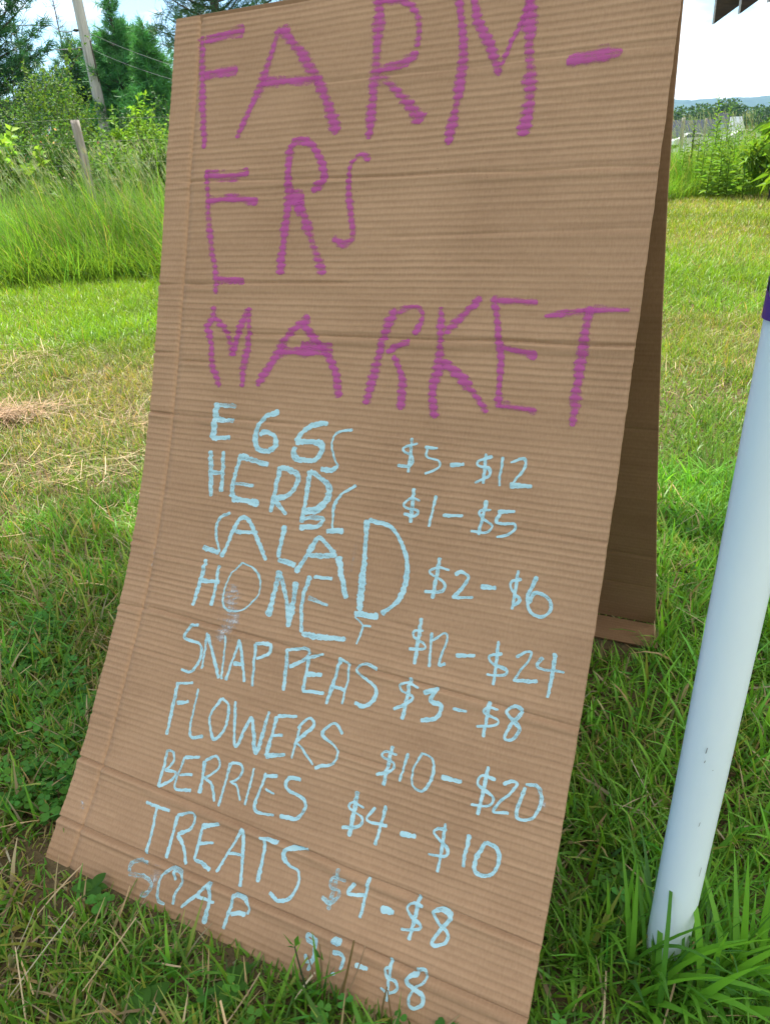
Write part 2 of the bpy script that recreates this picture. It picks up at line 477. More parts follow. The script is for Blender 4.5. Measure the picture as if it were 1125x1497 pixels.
def sheet(b, F, us, vs_, thick, back_n):
    """a curved board: front grid F(u,v), back grid shifted by -thick along back_n, and its four cut edges"""
    Ug, Vg = np.meshgrid(us, vs_)
    ny, nx = Ug.shape
    fr = F(Ug, Vg)
    fl = flute(Ug, Vg)
    tint = np.stack([Ug, Vg, fl], -1).reshape(-1, 3)
    i, j = np.meshgrid(np.arange(ny - 1), np.arange(nx - 1), indexing='ij')
    q = np.stack([i * nx + j, (i + 1) * nx + j, (i + 1) * nx + j + 1, i * nx + j + 1], -1).reshape(-1, 4)
    b.add(fr.reshape(-1, 3), [q], tint)
    bk = fr - thick * np.asarray(back_n)
    b.add(bk.reshape(-1, 3), [q[:, ::-1]], tint)
    for e_f, e_b, tt in ((fr[0], bk[0], 0), (fr[-1], bk[-1], 0), (fr[:, 0], bk[:, 0], 0), (fr[:, -1], bk[:, -1], 0)):
        k = len(e_f); ii = np.arange(k - 1)
        b.add(np.concatenate([e_f, e_b]), [np.stack([ii, ii + 1, ii + 1 + k, ii + k], 1)], (.3, .4, .25))

sign = empty('cardboard_sign', (TL + UX * W_ * .5 + VX * L_) * np.array([1, 1, 0]),
             'tall brown cardboard sandwich board with hand-lettered purple heading and chalk prices', 'sign')
SO = np.array(sign.location)
b = Buf()
us = np.unique(np.concatenate([np.linspace(0, W_, 76), FOLD_U + np.array([-.003, -.0015, 0, .0015, .003])]))
sheet(b, board, us, np.linspace(0, L_, 1300), .005, NX)
front = b.build('front_panel', M_CARD, sign, loc=SO)
front.location = (0, 0, 0)

# rear panel: hinged on the top edge, bowed inwards, with a folded bottom flap
TR = TL + UX * W_
RB = np.array([0.62604853, 1.47153842, 0.035])
RA = RB - TR; RL = np.linalg.norm(RA); RA /= RL
RN = np.cross(UX, RA); RN /= np.linalg.norm(RN)            # points away from the camera
def rear(u, v):
    t = np.interp(v, [0, .07, .18, .3, .49, .7, .9, 1.1, RL], [0, -.035, -.085, -.108, -.111, -.097, -.074, -.037, 0])
    t = t - .0007 * flute(u + 3.3, v + 1.7) + .002 * (fbm(u * 4, v * 5, 61) - .5)
    for vc in (.72, 1.08, 1.19): t = t + .0013 * np.exp(-((v - vc) / .004) ** 2)
    return TR + (u - W_)[..., None] * UX + v[..., None] * RA + t[..., None] * RN
b = Buf()
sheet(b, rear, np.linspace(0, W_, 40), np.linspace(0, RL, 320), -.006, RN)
o = b.build('rear_panel', M_CARD_SHADED, sign, loc=SO); o.location = (0, 0, 0); o['label'] = 'rear panel seen from inside the sandwich board, shade put into its darker brown'
b = Buf()
fd = np.array([-.012, -.058, -.022]); 
def flap(u, v):
    return RB + np.array([0, -.002, -.002]) + (u - W_)[..., None] * UX + (v / .1)[..., None] * (fd * 1.05) + (.003 * (fbm(u * 8, v * 20, 71) - .5) + .0006 * flute(u, v * 1.))[..., None] * np.array([0, -.4, .9])
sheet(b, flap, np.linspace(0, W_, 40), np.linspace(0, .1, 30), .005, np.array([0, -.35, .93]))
o2 = b.build('bottom_flap', M_CARD_SHADED, o, loc=SO); o2.location = (0, 0, 0)

# ------------------------------------------------------------ hand lettering, laid on the front panel
# (stroke width mm, then points (u, v) in mm on the board)
STROKES = {
 'FARM-': [(13.2,61,37,70,129,84,225),(16.5,68,44,111,40,151,38),(15.4,71,101,143,100),(13.9,222,41,197,119,151,212),(15.7,226,42,281,102,317,152,349,218),(14.8,193,126,306,131),(17.2,403,10,408,92,408,230),(12.6,398,23,444,30,467,48,477,72,477,100),(13.8,480,109,458,121,412,129),(17.0,420,135,469,180,497,212),(13.3,530,12,537,42,550,92,555,141,550,206,545,248),(12.1,550,20,562,45,573,79,595,113,614,156),(7.9,614,150,625,117,641,81,647,57,650,35),(15.7,646,35,657,136,664,190,661,243),(14.2,711,147,751,144,787,142)],
 'ERS': [(14.3,89,267,145,275,182,269),(12.1,92,262,104,356,127,444,130,473),(11.9,98,313,138,311,173,313,205,319),(13.2,131,448,190,451),(12.7,261,234,263,293,267,305,263,371,261,439),(12.4,262,238,274,224,299,229,324,259,331,288,311,305),(14.8,285,316,313,372,346,439),(22.8,269,315,298,313),(19.4,279,334,296,332),(9.9,415,261,396,253,381,266,379,298,387,340,393,362,393,380,379,390,358,380)],
 'MARKET': [(12.2,129,493,128,512,117,530,127,554,132,586,139,605,154,634),(13.3,131,512,152,529,166,547,178,579),(12.0,176,578,189,530,202,497),(13.2,203,494,209,550,202,597,204,631),(12.8,327,506,290,538,270,570,233,627),(12.5,315,518,351,552,381,584,399,635),(13.8,274,566,378,561),(9.1,315,554,377,552),(14.2,483,490,468,540,448,643),(10.7,489,496,516,487,532,499,521,530),(9.8,515,538,475,558),(12.0,489,562,508,599,511,647),(12.7,561,486,568,562,563,601,562,622,570,655),(10.4,624,470,572,526),(11.5,573,566,613,597,655,640),(10.2,644,468,657,525,664,557,671,631),(9.1,649,474,711,477),(9.1,662,542,720,553),(10.2,670,627,728,632),(8.7,723,496,785,486,841,483),(15.6,786,481,783,563,783,649)],
 'EGGS': [(11.0,154,662,150,727),(8.5,157,665,195,665),(8.5,156,691,193,691),(9.8,149,726,189,721),(8.3,285,667,257,680,241,709,250,734,271,736,285,724,279,709,260,705,250,712),(9.2,384,678,345,689,324,715),(9.2,324,714,371,713,376,729,362,743,325,742,325,723),(4.5,430,686,404,692,394,708,401,734,411,748),(8.0,411,748,398,756,379,755),(4.3,537,689,537,718,536,744),(4.3,547,696,524,705,525,711,540,718,539,733,516,735),(4.3,559,701,581,700),(4.3,564,703,565,716,585,720,586,731,565,743),(5.3,604,724,627,720),(5.2,660,700,661,746),(4.1,671,704,649,713,650,720,667,722,668,735,648,746),(4.1,686,703,686,747),(4.1,699,711,719,702,721,717,705,743),(8.1,703,744,737,741)],
 'HERBS': [(8.6,151,748,162,830),(8.5,178,745,184,819),(7.3,154,786,181,784),(9.7,216,747,207,797,209,825),(9.5,216,750,275,761),(6.0,210,800,251,799),(9.6,209,826,267,828),(9.4,300,760,292,841),(9.3,300,761,333,767,338,785,320,809,291,815),(9.4,297,817,326,840),(9.2,359,760,357,850),(10.3,359,760,394,778,401,799,383,823,359,829),(8.0,359,842,396,836,388,851,354,857),(4.5,450,775,424,793,414,816,417,851),(7.9,406,856,438,851),(5.4,551,767,552,822),(4.3,563,785,550,782,537,792,541,799,562,802,557,811,538,809),(4.3,588,773,584,824),(6.3,604,803,637,799),(5.2,670,770,665,825),(4.1,680,783,662,789,668,798,684,807,677,819,652,820),(5.1,690,785,716,781),(5.1,694,788,690,802,717,800,716,813,693,824)],
 'SALAD': [(4.9,211,853,189,865,186,894,200,925),(9.8,200,925,162,921),(7.2,205,932,240,855,299,923),(8.4,227,884,273,879),(8.2,325,858,321,915),(9.3,322,918,358,921),(8.0,360,933,376,903,395,870,428,891),(11.2,435,894,461,959),(7.9,380,902,433,892),(9.9,478,827,489,974),(7.6,480,827,523,835,552,872,560,912,553,944,528,972),(12.1,480,979,523,977),(5.3,610,868,607,933),(4.2,628,884,609,883,596,893,623,906,620,919,593,924),(5.2,637,890,647,883,659,891,651,910,639,925),(5.2,639,925,672,919),(6.2,680,900,704,898),(5.1,734,866,733,926),(4.0,741,879,726,885,728,897,742,909,732,921),(6.0,762,871,753,906,762,925,779,927,789,914,781,898,763,895,756,912)],
 'HONEY': [(7.3,176,941,164,1027),(7.2,205,946,204,1020),(7.3,170,979,212,976),(3.6,253,934,231,962,225,1001,236,1019,266,1016,292,989,296,965,282,944,253,934),(9.3,329,935,322,1015),(8.1,329,935,353,985,366,1025),(9.2,365,948,365,1023),(8.0,389,934,382,979,391,1029),(9.0,392,1031,439,1027,473,1023),(6.8,393,970,432,976),(5.7,397,934,431,932),(3.3,482,984,501,996),(4.4,514,994,501,996),(3.3,501,996,494,1027),(5.3,596,965,596,1037),(4.2,602,983,588,986,588,996,606,1003,607,1011,583,1016),(4.2,615,983,621,1036),(4.2,619,996,635,981,642,988,636,1027,646,1025),(5.2,659,1009,689,1003),(5.1,721,974,724,1040),(4.0,730,992,711,999,717,1009,739,1013,736,1023,711,1026),(4.0,750,993,764,982,772,985,751,1027),(5.0,751,1027,787,1019),(4.9,789,984,785,1000,822,999),(5.9,805,974,805,1008,804,1039)],
 'SNAP PEAS': [(4.8,189,1057,172,1061,163,1084,198,1089,206,1113,194,1136,172,1137),(4.8,208,1065,214,1128),(5.9,209,1068,253,1135),(4.7,247,1063,259,1136),(4.7,277,1063,267,1136),(5.8,278,1065,305,1130),(5.8,275,1104,297,1102),(5.8,310,1064,321,1133),(5.8,310,1064,339,1059,339,1075,317,1088),(5.7,374,1059,381,1127),(5.6,375,1060,410,1052,408,1070,382,1088),(5.6,415,1062,417,1119),(5.6,416,1065,441,1054),(6.7,416,1091,445,1086),(5.5,417,1119,456,1113),(5.5,473,1052,464,1129),(4.4,473,1055,491,1067,490,1123),(5.5,468,1100,491,1100),(5.4,539,1057,515,1053,506,1067,541,1085,543,1102,530,1116,512,1115),(5.3,597,1057,594,1122),(4.2,612,1069,594,1065,581,1071,585,1080,604,1085,600,1094,577,1110),(6.2,620,1075,640,1064,633,1084,651,1087,647,1106,624,1116),(5.1,670,1087,692,1086),(5.0,723,1063,723,1116),(4.0,739,1071,722,1073,718,1081,739,1086,737,1095,710,1103),(4.9,774,1065,762,1061,750,1071,762,1081,773,1091,767,1107,754,1108,760,1088,774,1065)],
 'FLOWERS': [(6.0,173,1160,173,1251),(4.8,173,1161,203,1154),(6.0,179,1194,203,1186),(4.7,217,1161,221,1237,248,1234),(4.6,268,1165,253,1198,265,1230,276,1230,288,1208,285,1175,268,1165),(5.7,296,1163,315,1234,334,1182,355,1234,364,1164),(5.6,381,1168,375,1234),(5.6,381,1168,417,1159),(4.5,377,1201,398,1194),(7.8,375,1234,411,1222),(4.4,426,1170,422,1225),(5.5,422,1177,439,1156,449,1168,424,1197),(4.4,424,1197,444,1210,463,1225),(4.3,503,1167,485,1154,468,1175,499,1191,496,1213,466,1228),(5.2,589,1163,585,1223),(4.2,598,1173,579,1173,574,1181,595,1187,592,1200,570,1210),(4.1,614,1166,610,1210),(4.1,637,1160,628,1185,631,1208,649,1213,659,1187,654,1165,637,1160),(6.0,672,1185,704,1184),(5.9,739,1152,736,1222),(3.9,753,1168,732,1167,728,1180,752,1191,751,1204,723,1211),(4.9,764,1171,775,1164,783,1169,756,1209,779,1207),(4.8,795,1163,813,1161,821,1177,815,1201,796,1211,789,1202,795,1166)],
 'BERRIES': [(4.7,184,1274,184,1335),(4.7,184,1273,197,1275,200,1289,188,1308),(4.7,187,1306,209,1304,207,1318,184,1335),(4.7,221,1276,217,1326,251,1323),(4.7,221,1276,251,1268),(4.7,220,1306,245,1299),(5.8,263,1271,268,1322),(4.6,263,1271,283,1258,292,1266,289,1281,267,1299),(4.6,269,1298,287,1304,301,1326),(5.7,314,1261,310,1331),(4.5,314,1261,331,1258,338,1268,332,1282,319,1290),(4.5,322,1290,334,1293,347,1312),(4.5,359,1257,358,1316),(4.4,383,1259,377,1316,414,1316),(5.5,383,1263,405,1258),(3.3,387,1283,406,1285),(5.4,447,1252,428,1254,422,1267,433,1274,455,1277,465,1287,456,1308,425,1315),(6.3,547,1242,547,1309),(4.2,562,1262,543,1259,537,1268,562,1278,559,1291,532,1300),(4.1,579,1256,570,1278,604,1277),(6.2,596,1249,592,1308),(6.1,626,1280,651,1277),(5.0,692,1246,694,1314),(4.0,696,1255,682,1257,678,1265,701,1279,699,1291,675,1294),(5.9,729,1251,728,1296),(5.8,754,1254,745,1280,748,1296,766,1296,776,1279,772,1258,754,1254)],
 'TREATS': [(4.7,170,1364,221,1364),(5.8,194,1364,202,1438),(5.7,238,1366,242,1431),(5.7,238,1366,268,1354,272,1376,249,1393),(5.6,249,1393,265,1404,283,1428),(5.6,292,1366,294,1418),(6.7,290,1368,322,1355),(4.5,294,1394,321,1384),(5.5,294,1418,312,1418,329,1422),(5.5,367,1349,340,1422),(6.5,367,1349,376,1382,390,1429),(5.5,350,1391,381,1385),(5.4,400,1353,435,1350),(5.4,411,1351,417,1414),(5.3,488,1345,456,1352,448,1366,461,1375,479,1379,485,1395,479,1414,461,1426,441,1421),(5.1,545,1355,542,1413),(5.1,560,1367,537,1370,538,1383,552,1384,552,1394,542,1404,527,1400),(5.1,574,1365,567,1382,595,1377),(6.1,595,1352,595,1407),(8.0,622,1385,643,1383),(5.9,677,1348,674,1410),(3.9,685,1362,670,1361,661,1371,671,1380,685,1385,684,1393,659,1400),(5.8,729,1361,713,1357,702,1363,710,1375,726,1383,725,1396,713,1404,707,1400,717,1379,729,1361)],
 'SOAP': [(5.7,214,1447,197,1446,180,1457,180,1470),(6.8,181,1472,213,1467,230,1474,227,1489,215,1494),(4.5,260,1439,245,1455,244,1470,251,1490,266,1492),(5.6,260,1439,280,1442,286,1453,280,1472,282,1488),(4.5,265,1441,272,1454),(5.5,298,1486,318,1462,334,1440),(6.5,335,1439,343,1461,346,1494),(4.4,319,1464,353,1462),(5.3,384,1444,382,1490),(5.3,382,1445,391,1440,408,1442,417,1450,415,1460),(6.4,413,1460,403,1461,386,1468),(5.1,535,1454,525,1450,523,1458,537,1460),(6.1,537,1450,539,1476,535,1495),(4.0,525,1476,530,1484,538,1479),(9.0,561,1447,577,1445),(5.0,566,1460,580,1458,586,1464,584,1477),(5.0,572,1487,579,1484),(4.9,605,1463,625,1462),(4.8,656,1437,663,1490),(3.9,660,1448,651,1452,655,1461,669,1462,674,1470,664,1479,649,1477),(4.8,696,1439,708,1435,711,1446,698,1462,693,1477,700,1484,713,1477,711,1466,698,1462,687,1458,687,1450,700,1444)],
}

def spline(p, step):
    p = np.asarray(p, float)
    if len(p) == 2: q = p
    else:
        e = np.concatenate([[2 * p[0] - p[1]], p, [2 * p[-1] - p[-2]]]); q = []
        for i in range(len(p) - 1):
            a, b_, c, d = e[i:i + 4]
            for t in np.linspace(0, 1, 9)[:-1]:
                q.append(.5 * (2 * b_ + (c - a) * t + (2 * a - 5 * b_ + 4 * c - d) * t * t + (3 * b_ - a - 3 * c + d) * t ** 3))
        q = np.array(q + [p[-1]])
    s = np.concatenate([[0], np.cumsum(np.linalg.norm(np.diff(q, axis=0), axis=1))])
    n = max(3, int(s[-1] / step) + 1); ss = np.linspace(0, s[-1], n)
    return np.stack([np.interp(ss, s, q[:, k]) for k in (0, 1)], 1), ss

def lettering(name, strokes, mat, lift, nx, step, raggy, wide=1.0, smooth=1, flr=.25, fade=()):
    b = Buf()
    for k, st in enumerate(strokes):
        w = st[0] * 1e-3 * wide; fd_ = fade[k] if k < len(fade) else 0.0
        c, s = spline(np.array(st[1:]).reshape(-1, 2) * 1e-3, step)
        if np.linalg.norm(c[-1] - c[0]) > .012 or True:
            c = c + np.stack([(vnoise(s * 70, s * 0 + k, 83) - .5), (vnoise(s * 70, s * 0 + k, 84) - .5)], 1) * .0016 * smooth
        d = np.gradient(c, axis=0); d /= np.linalg.norm(d, axis=1)[:, None] + 1e-9
        nrm = np.stack([-d[:, 1], d[:, 0]], 1)
        n = len(c)
        cr = np.cos(2 * np.pi * phase(c[:, 0], c[:, 1])) * np.abs(d[:, 1])      # on a flute crest the tip spreads
        wl_ = .5 * w * (1 + raggy * (flr * cr + 1.5 * (vnoise(s * 210, s * 0 + 5 * k, 85) - .5) + 1.2 * (vnoise(s * 620, s * 0 + 5 * k, 87) - .5)))
        wr_ = .5 * w * (1 + raggy * (flr * cr + 1.5 * (vnoise(s * 210, s * 0 + 5 * k, 86) - .5) + 1.2 * (vnoise(s * 620, s * 0 + 5 * k, 88) - .5)))
        pp = phase(c[:, 0], c[:, 1]); ph_ = np.floor(pp + .5)
        prs = .72 + .62 * vnoise(s * 38, s * 0 + 9 * k, 89); wl_ = wl_ * prs; wr_ = wr_ * prs      # hand pressure
        end = np.clip(np.minimum(s, s[-1] - s) / (w * .35) + .45, 0, 1); wl_ = wl_ * end; wr_ = wr_ * end
        t = np.linspace(-1, 1, nx)
        off = np.where(t[None] < 0, t[None] * wl_[:, None], t[None] * wr_[:, None])
        uv = c[:, None] + nrm[:, None] * off[..., None]
        P = board(uv[..., 0], uv[..., 1], lift + .00004 * k)
        i, j = np.meshgrid(np.arange(n - 1), np.arange(nx - 1), indexing='ij')
        q = np.stack([i * nx + j, (i + 1) * nx + j, (i + 1) * nx + j + 1, i * nx + j + 1], -1).reshape(-1, 4)
        # attribute: r along the stroke (m), g across (0..1), b flute height
        ti = np.stack([np.broadcast_to(s[:, None] + k * 3.7, off.shape), np.broadcast_to(t[None] * .5 + .5, off.shape), flute(uv[..., 0], uv[..., 1]) - fd_ - .35 * np.broadcast_to((vnoise(s * 9, s * 0 + 3 * k, 90) ** 3)[:, None], off.shape)], -1)
        b.add(P.reshape(-1, 3), [q], ti.reshape(-1, 3))
    o = b.build(name, mat, front, loc=SO); o.location = (0, 0, 0)
    return o
def paint_mat(name, ca, cb, cover, edge, su, sv, sc, flute_w, rough=.75, top=.96):
    mt, nt, out = new_mat(name); L = nt.links.new
    a = nd(nt, 'ShaderNodeAttribute', attribute_name='tint')
    sp = nd(nt, 'ShaderNodeSeparateColor'); L(a.outputs['Color'], sp.inputs[0])
    def mm(op, x, y, z=None, cl=False):
        n = nd(nt, 'ShaderNodeMath', operation=op, use_clamp=cl)
        for i_, q in enumerate((x, y, z)):
            if q is None: continue
            if isinstance(q, (int, float)): n.inputs[i_].default_value = q
            else: L(q, n.inputs[i_])
        return n.outputs[0]
    cx = nd(nt, 'ShaderNodeCombineXYZ')
    L(mm('MULTIPLY', sp.outputs[0], su), cx.inputs[0]); L(mm('MULTIPLY', sp.outputs[1], sv), cx.inputs[1])
    n1 = nd(nt, 'ShaderNodeTexNoise', Scale=sc, Detail=5, Roughness=.65); L(cx.outputs[0], n1.inputs['Vector'])
    tcn = nd(nt, 'ShaderNodeTexCoord')
    n2 = nd(nt, 'ShaderNodeTexNoise', Scale=700., Detail=3); L(tcn.outputs['Object'], n2.inputs['Vector'])
    n3 = nd(nt, 'ShaderNodeTexNoise', Scale=38., Detail=4); L(tcn.outputs['Object'], n3.inputs['Vector'])
    edg = mm('MULTIPLY', mm('ABSOLUTE', mm('SUBTRACT', sp.outputs[1], .5), 0), 2)      # 0 middle, 1 rim
    rim = mm('POWER', edg, 2.2)
    c_ = mm('MULTIPLY_ADD', n1.outputs['Fac'], .8, mm('MULTIPLY_ADD', n2.outputs['Fac'], .5, mm('MULTIPLY', sp.outputs[2], flute_w)))
    c_ = mm('ADD', mm('MULTIPLY_ADD', n3.outputs['Fac'], .5, c_), mm('MULTIPLY', rim, edge))
    mr = nd(nt, 'ShaderNodeMapRange'); mr.inputs[1].default_value = cover; mr.inputs[2].default_value = cover + .3
    mr.inputs[3].default_value = 0; mr.inputs[4].default_value = top
    L(c_, mr.inputs[0])
    r = nd(nt, 'ShaderNodeMix', data_type='RGBA'); L(n3.outputs['Fac'], r.inputs['Factor']); r.inputs[6].default_value = (*ca, 1); r.inputs[7].default_value = (*cb, 1)
    p = nd(nt, 'ShaderNodeBsdfPrincipled', Roughness=rough); p.inputs['Specular IOR Level'].default_value = .2
    L(r.outputs[2], p.inputs['Base Color']); L(mr.outputs[0], p.inputs['Alpha'])
    L(p.outputs[0], out.inputs['Surface'])
    return mt
M_PURPLE = paint_mat('purple_marker', (.37, .062, .22), (.47, .10, .35), .655, -.42, 9, 1.8, 7, .46, top=.72)
M_CHALK = paint_mat('pale_blue_chalk', (.27, .52, .60), (.43, .63, .67), .61, .10, 40, 3.0, 7, .26, .9)
M_SMEAR = paint_mat('chalk_smear', (.40, .42, .43), (.5, .52, .52), .86, -.50, 5, 2.0, 5, .35, .9)
PRICE_FROM = {'EGGS': 9, 'HERBS': 15, 'SALAD': 12, 'HONEY': 14, 'SNAP PEAS': 19, 'FLOWERS': 14, 'BERRIES': 17, 'TREATS': 15, 'SOAP': 11}      # strokes before this one spell the goods, the rest the price
WORD_BREAK = {'SNAP PEAS': 9}
# strokes rubbed half away
FADED = {'SOAP': (.45, .7, .4, .25), 'TREATS price': (.55, .45), 'EGGS': (0, .45, .5, .1), 'HERBS': (.1, .1, .1, .15, .2, .5, .15, .2, .3, .2, .2, .3, .3), 'HONEY': (0, 0, 0, 0, .2, .3, .2, .1, .3, .25, .25), 'SALAD': (0, .1, 0, .2, 0, .1, .1, 0, .2), 'FLOWERS price': (0, 0, 0, 0, 0, 0, 0, 0, .4)}
HEADING = ('FARM-', 'ERS', 'MARKET')
for wd, st in STROKES.items():
    if wd in HEADING: lettering('heading_word', st, M_PURPLE, .0005, 12, .0014, .20, 1.26, flr=.25)
    else:
        k0 = PRICE_FROM[wd]; kw = WORD_BREAK.get(wd, k0)
        for q, fd in ((st[:kw], FADED.get(wd, ())), (st[kw:k0], ())):
            if q: lettering('item_word', q, M_CHALK, .0006, 5, .0011, .26, .98, fade=fd)
        lettering('price_text', st[k0:], M_CHALK, .0006, 5, .0011, .26, .98, fade=FADED.get(wd + ' price', ()))
for sm in [(55, (238, 975), (246, 1030), (236, 1075)), (11, (463, 868), (463, 915)), (30, (232, 1440), (236, 1478)), (14, (36, 1398), (47, 1408)), (6, (57, 930), (56, 975)), (14, (815, 1165), (828, 1185)), (14, (540, 1362), (546, 1392))]:
    lettering('chalk_smear', [sm], M_SMEAR, .0004, 9, .004, .1, 1.0)

# ------------------------------------------------------------ white pole
PB = np.array([0.374, 0.697, 0.0])
PR = 0.0288
pole = empty('white_pole', PB, 'thick white plastic pole standing in the grass beside the cardboard sign', 'pole')
pole.rotation_euler = (0, .0188, 0)
b = Buf()
hts = np.linspace(-.06, 2.25, 60)
pc = np.stack([.0022 * np.sin(hts * 1.3), .0012 * np.sin(hts * 2.1), hts], 1)
tube(b, pc, PR, 48)
M_PVC = noise_mat('white_plastic', (.58, .71, .76), (.66, .78, .82), 6, rough=.32, spec=.5, stretch=(1, 1, .3), c3=(.46, .53, .52), p3=(.55, .8))
b.build('pipe', M_PVC, pole)
b = Buf(); tube(b, [(0, 0, 2.235), (0, 0, 2.29), (0, 0, 2.30)], [PR + .005, PR + .005, PR * .7], 48); b.build('cap', M_PVC, pole)
# purple vinyl decal that wraps the pipe, notched along its top
M_VINYL = noise_mat('purple_vinyl', (.045, .012, .19), (.06, .016, .23), 20, rough=.35, spec=.5)
dpos = at(1114, 472, PB[1] - .01)[2]
b = Buf(); th = np.linspace(rad(100), rad(262), 70)
prof_t = np.array([100, 130, 150, 160, 165, 180, 197, 220, 240, 262]); prof_h = np.array([.010, .036, .036, .035, .027, .022, .016, .009, .018, .030])
hh = np.interp(np.degrees(th), prof_t, prof_h)
rr_ = PR + .0006
lo = np.stack([rr_ * np.cos(th), rr_ * np.sin(th), np.full_like(th, dpos)], 1); hi = lo.copy(); hi[:, 2] = dpos + hh
k = len(th); ii = np.arange(k - 1)
b.add(np.concatenate([lo, hi]), [np.stack([ii, ii + 1, ii + 1 + k, ii + k], 1)])
b.build('purple_decal', M_VINYL, pole)
# scuffs
M_SCUFF = noise_mat('scuff', (.12, .13, .14), (.25, .27, .28), 60)
for a_, z_, l_, w_ in ((262, .395, .0022, .0014), (258, .30, .008, .0008), (240, .42, .010, .001), (241, .405, .005, .001), (288, .205, .018, .0007)):
    b = Buf(); aa = rad(a_) + np.array([-1, 1]) * w_ / PR * .5
    b.add([[(PR + .0007) * math.cos(q), (PR + .0007) * math.sin(q), z_ + e] for q, e in ((aa[0], 0), (aa[1], .001), (aa[1] + .02, l_), (aa[0] + .02, l_ - .001))], [np.array([[0, 1, 2, 3]])]); b.build('scuff_mark', M_SCUFF, pole)

# ------------------------------------------------------------ open shed, only its rafter tails reach into the view
shed = empty('open_shed', (6.4, 8.2, 0), 'dark wooden shed roof with rafter tails jutting in at the upper right', 'shed')
SHO = np.array(shed.location)
sl = np.array([math.cos(rad(32)), 0, math.sin(rad(32))])
EV = [at(px, py, Y) for px, py, Y in ((1043, 35, 9.05), (1081, 20, 8.34), (1124, 3, 7.66))]
EV[1] = EV[0] + (EV[1] - EV[0]); 
for e in EV + [EV[2] + (EV[2] - EV[1]), EV[2] + 2 * (EV[2] - EV[1])]:
    b = Buf(); y_ = np.array([0, .038, 0]); up_ = np.array([0, 0, .27])
    box(b, e, sl * 3.2, y_, up_)
    r_ = b.build('rafter', M_DARKWOOD, shed, smooth=False, loc=SHO); r_.location = (0, 0, 0)
    b = Buf(); box(b, e + np.array([-.006, -.001, 0]), (.006, 0, 0), (0, .04, 0), (0, 0, .25)); r2 = b.build('end_grain', M_ENDGRAIN, r_, smooth=False, loc=SHO); r2.location = (0, 0, 0)
b = Buf(); e0 = EV[2] + 2 * (EV[2] - EV[1]) + np.array([.12, -.3, .272 + .075]); ln_ = EV[0] - EV[2] - 2 * (EV[2] - EV[1]) + np.array([0, .4, 0])
box(b, e0, sl * 3.2, ln_, np.array([-.02, 0, .035])); r_ = b.build('roof_deck', M_DARKWOOD, shed, smooth=False, loc=SHO); r_.location = (0, 0, 0)
for px_, py_ in ((6.6, 8.9), (6.6, 5.9), (8.4, 8.9), (8.4, 5.9)):
    b = Buf(); zt = EV[0][2] + (px_ - EV[0][0]) * math.tan(rad(32)) - .002
    box(b, (px_, py_, -.1), (.12, 0, 0), (0, .12, 0), (0, 0, zt + .1)); r_ = b.build('post', M_DARKWOOD, shed, smooth=False, loc=SHO); r_.location = (0, 0, 0)

# ------------------------------------------------------------ fence posts, wires, utility pole
def post(name, p, top, w, mat, label, cat, group=None, lean=(0, 0), sides=4, knotty=.004):
    t = empty(name, p, label, cat, group)
    b = Buf(); z = np.linspace(-.2, top, 14)
    pts = np.stack([lean[0] * z / top + knotty * rng.normal(0, 1, 14), lean[1] * z / top + knotty * rng.normal(0, 1, 14), z], 1)
    tube(b, pts, w * .5 * (1 if sides > 4 else 1.3) * (1 + rng.normal(0, .015, 14)), sides)
    b.build('shaft', mat, t, smooth=sides > 4)
    return t
q = at(131, 262, 9.6); top = at(112, 176, 9.6)
post('fence_post', (q[0], 9.6, 0), top[2], .105, M_WEATHERED, 'weathered grey wooden fence post rising from the tall grass on the left', 'fence post', lean=(-.03, 0), sides=5)
q = at(1009, 250, 14.2); top = at(1014, 189, 14.2)
tp = empty('steel_fence_post', (q[0], 14.2, 0), 'dark green steel T-post in the weeds right of the cardboard sign', 'fence post')
b = Buf(); dx = top[0] - q[0]
for ox, sx, sy in ((-.018, .036, .006), (-.003, .006, .03)):
    box(b, (ox, 0 if sy < .01 else .0062, -.2), (sx, 0, 0), (0, sy, 0), (dx, 0, top[2] + .2))
b.build('tee_bar', M_STEEL, tp, smooth=False)
for k in range(8):
    b = Buf(); box(b, (-.006 + dx * (k + 2) / 11, -.010, .15 + k * .13), (.012, 0, 0), (0, .0095, 0), (0, 0, .02)); b.build('stud', M_STEEL, tp, smooth=False)
for px, py, Y, wd, lab in ((999, 172, 21.0, .10, 'pale weathered fence stake nearest the cardboard sign, before the grey roofs'), (1032, 173, 23.0, .07, 'thin grey fence stake between the dark T-post and the tall weed')):
    tpp = at(px, py, Y); post('fence_stake', (tpp[0], Y, terrain(tpp[0], Y)), tpp[2] - terrain(tpp[0], Y), wd, M_WEATHERED, lab, 'fence post', 'weathered stakes of the far fence', sides=5)
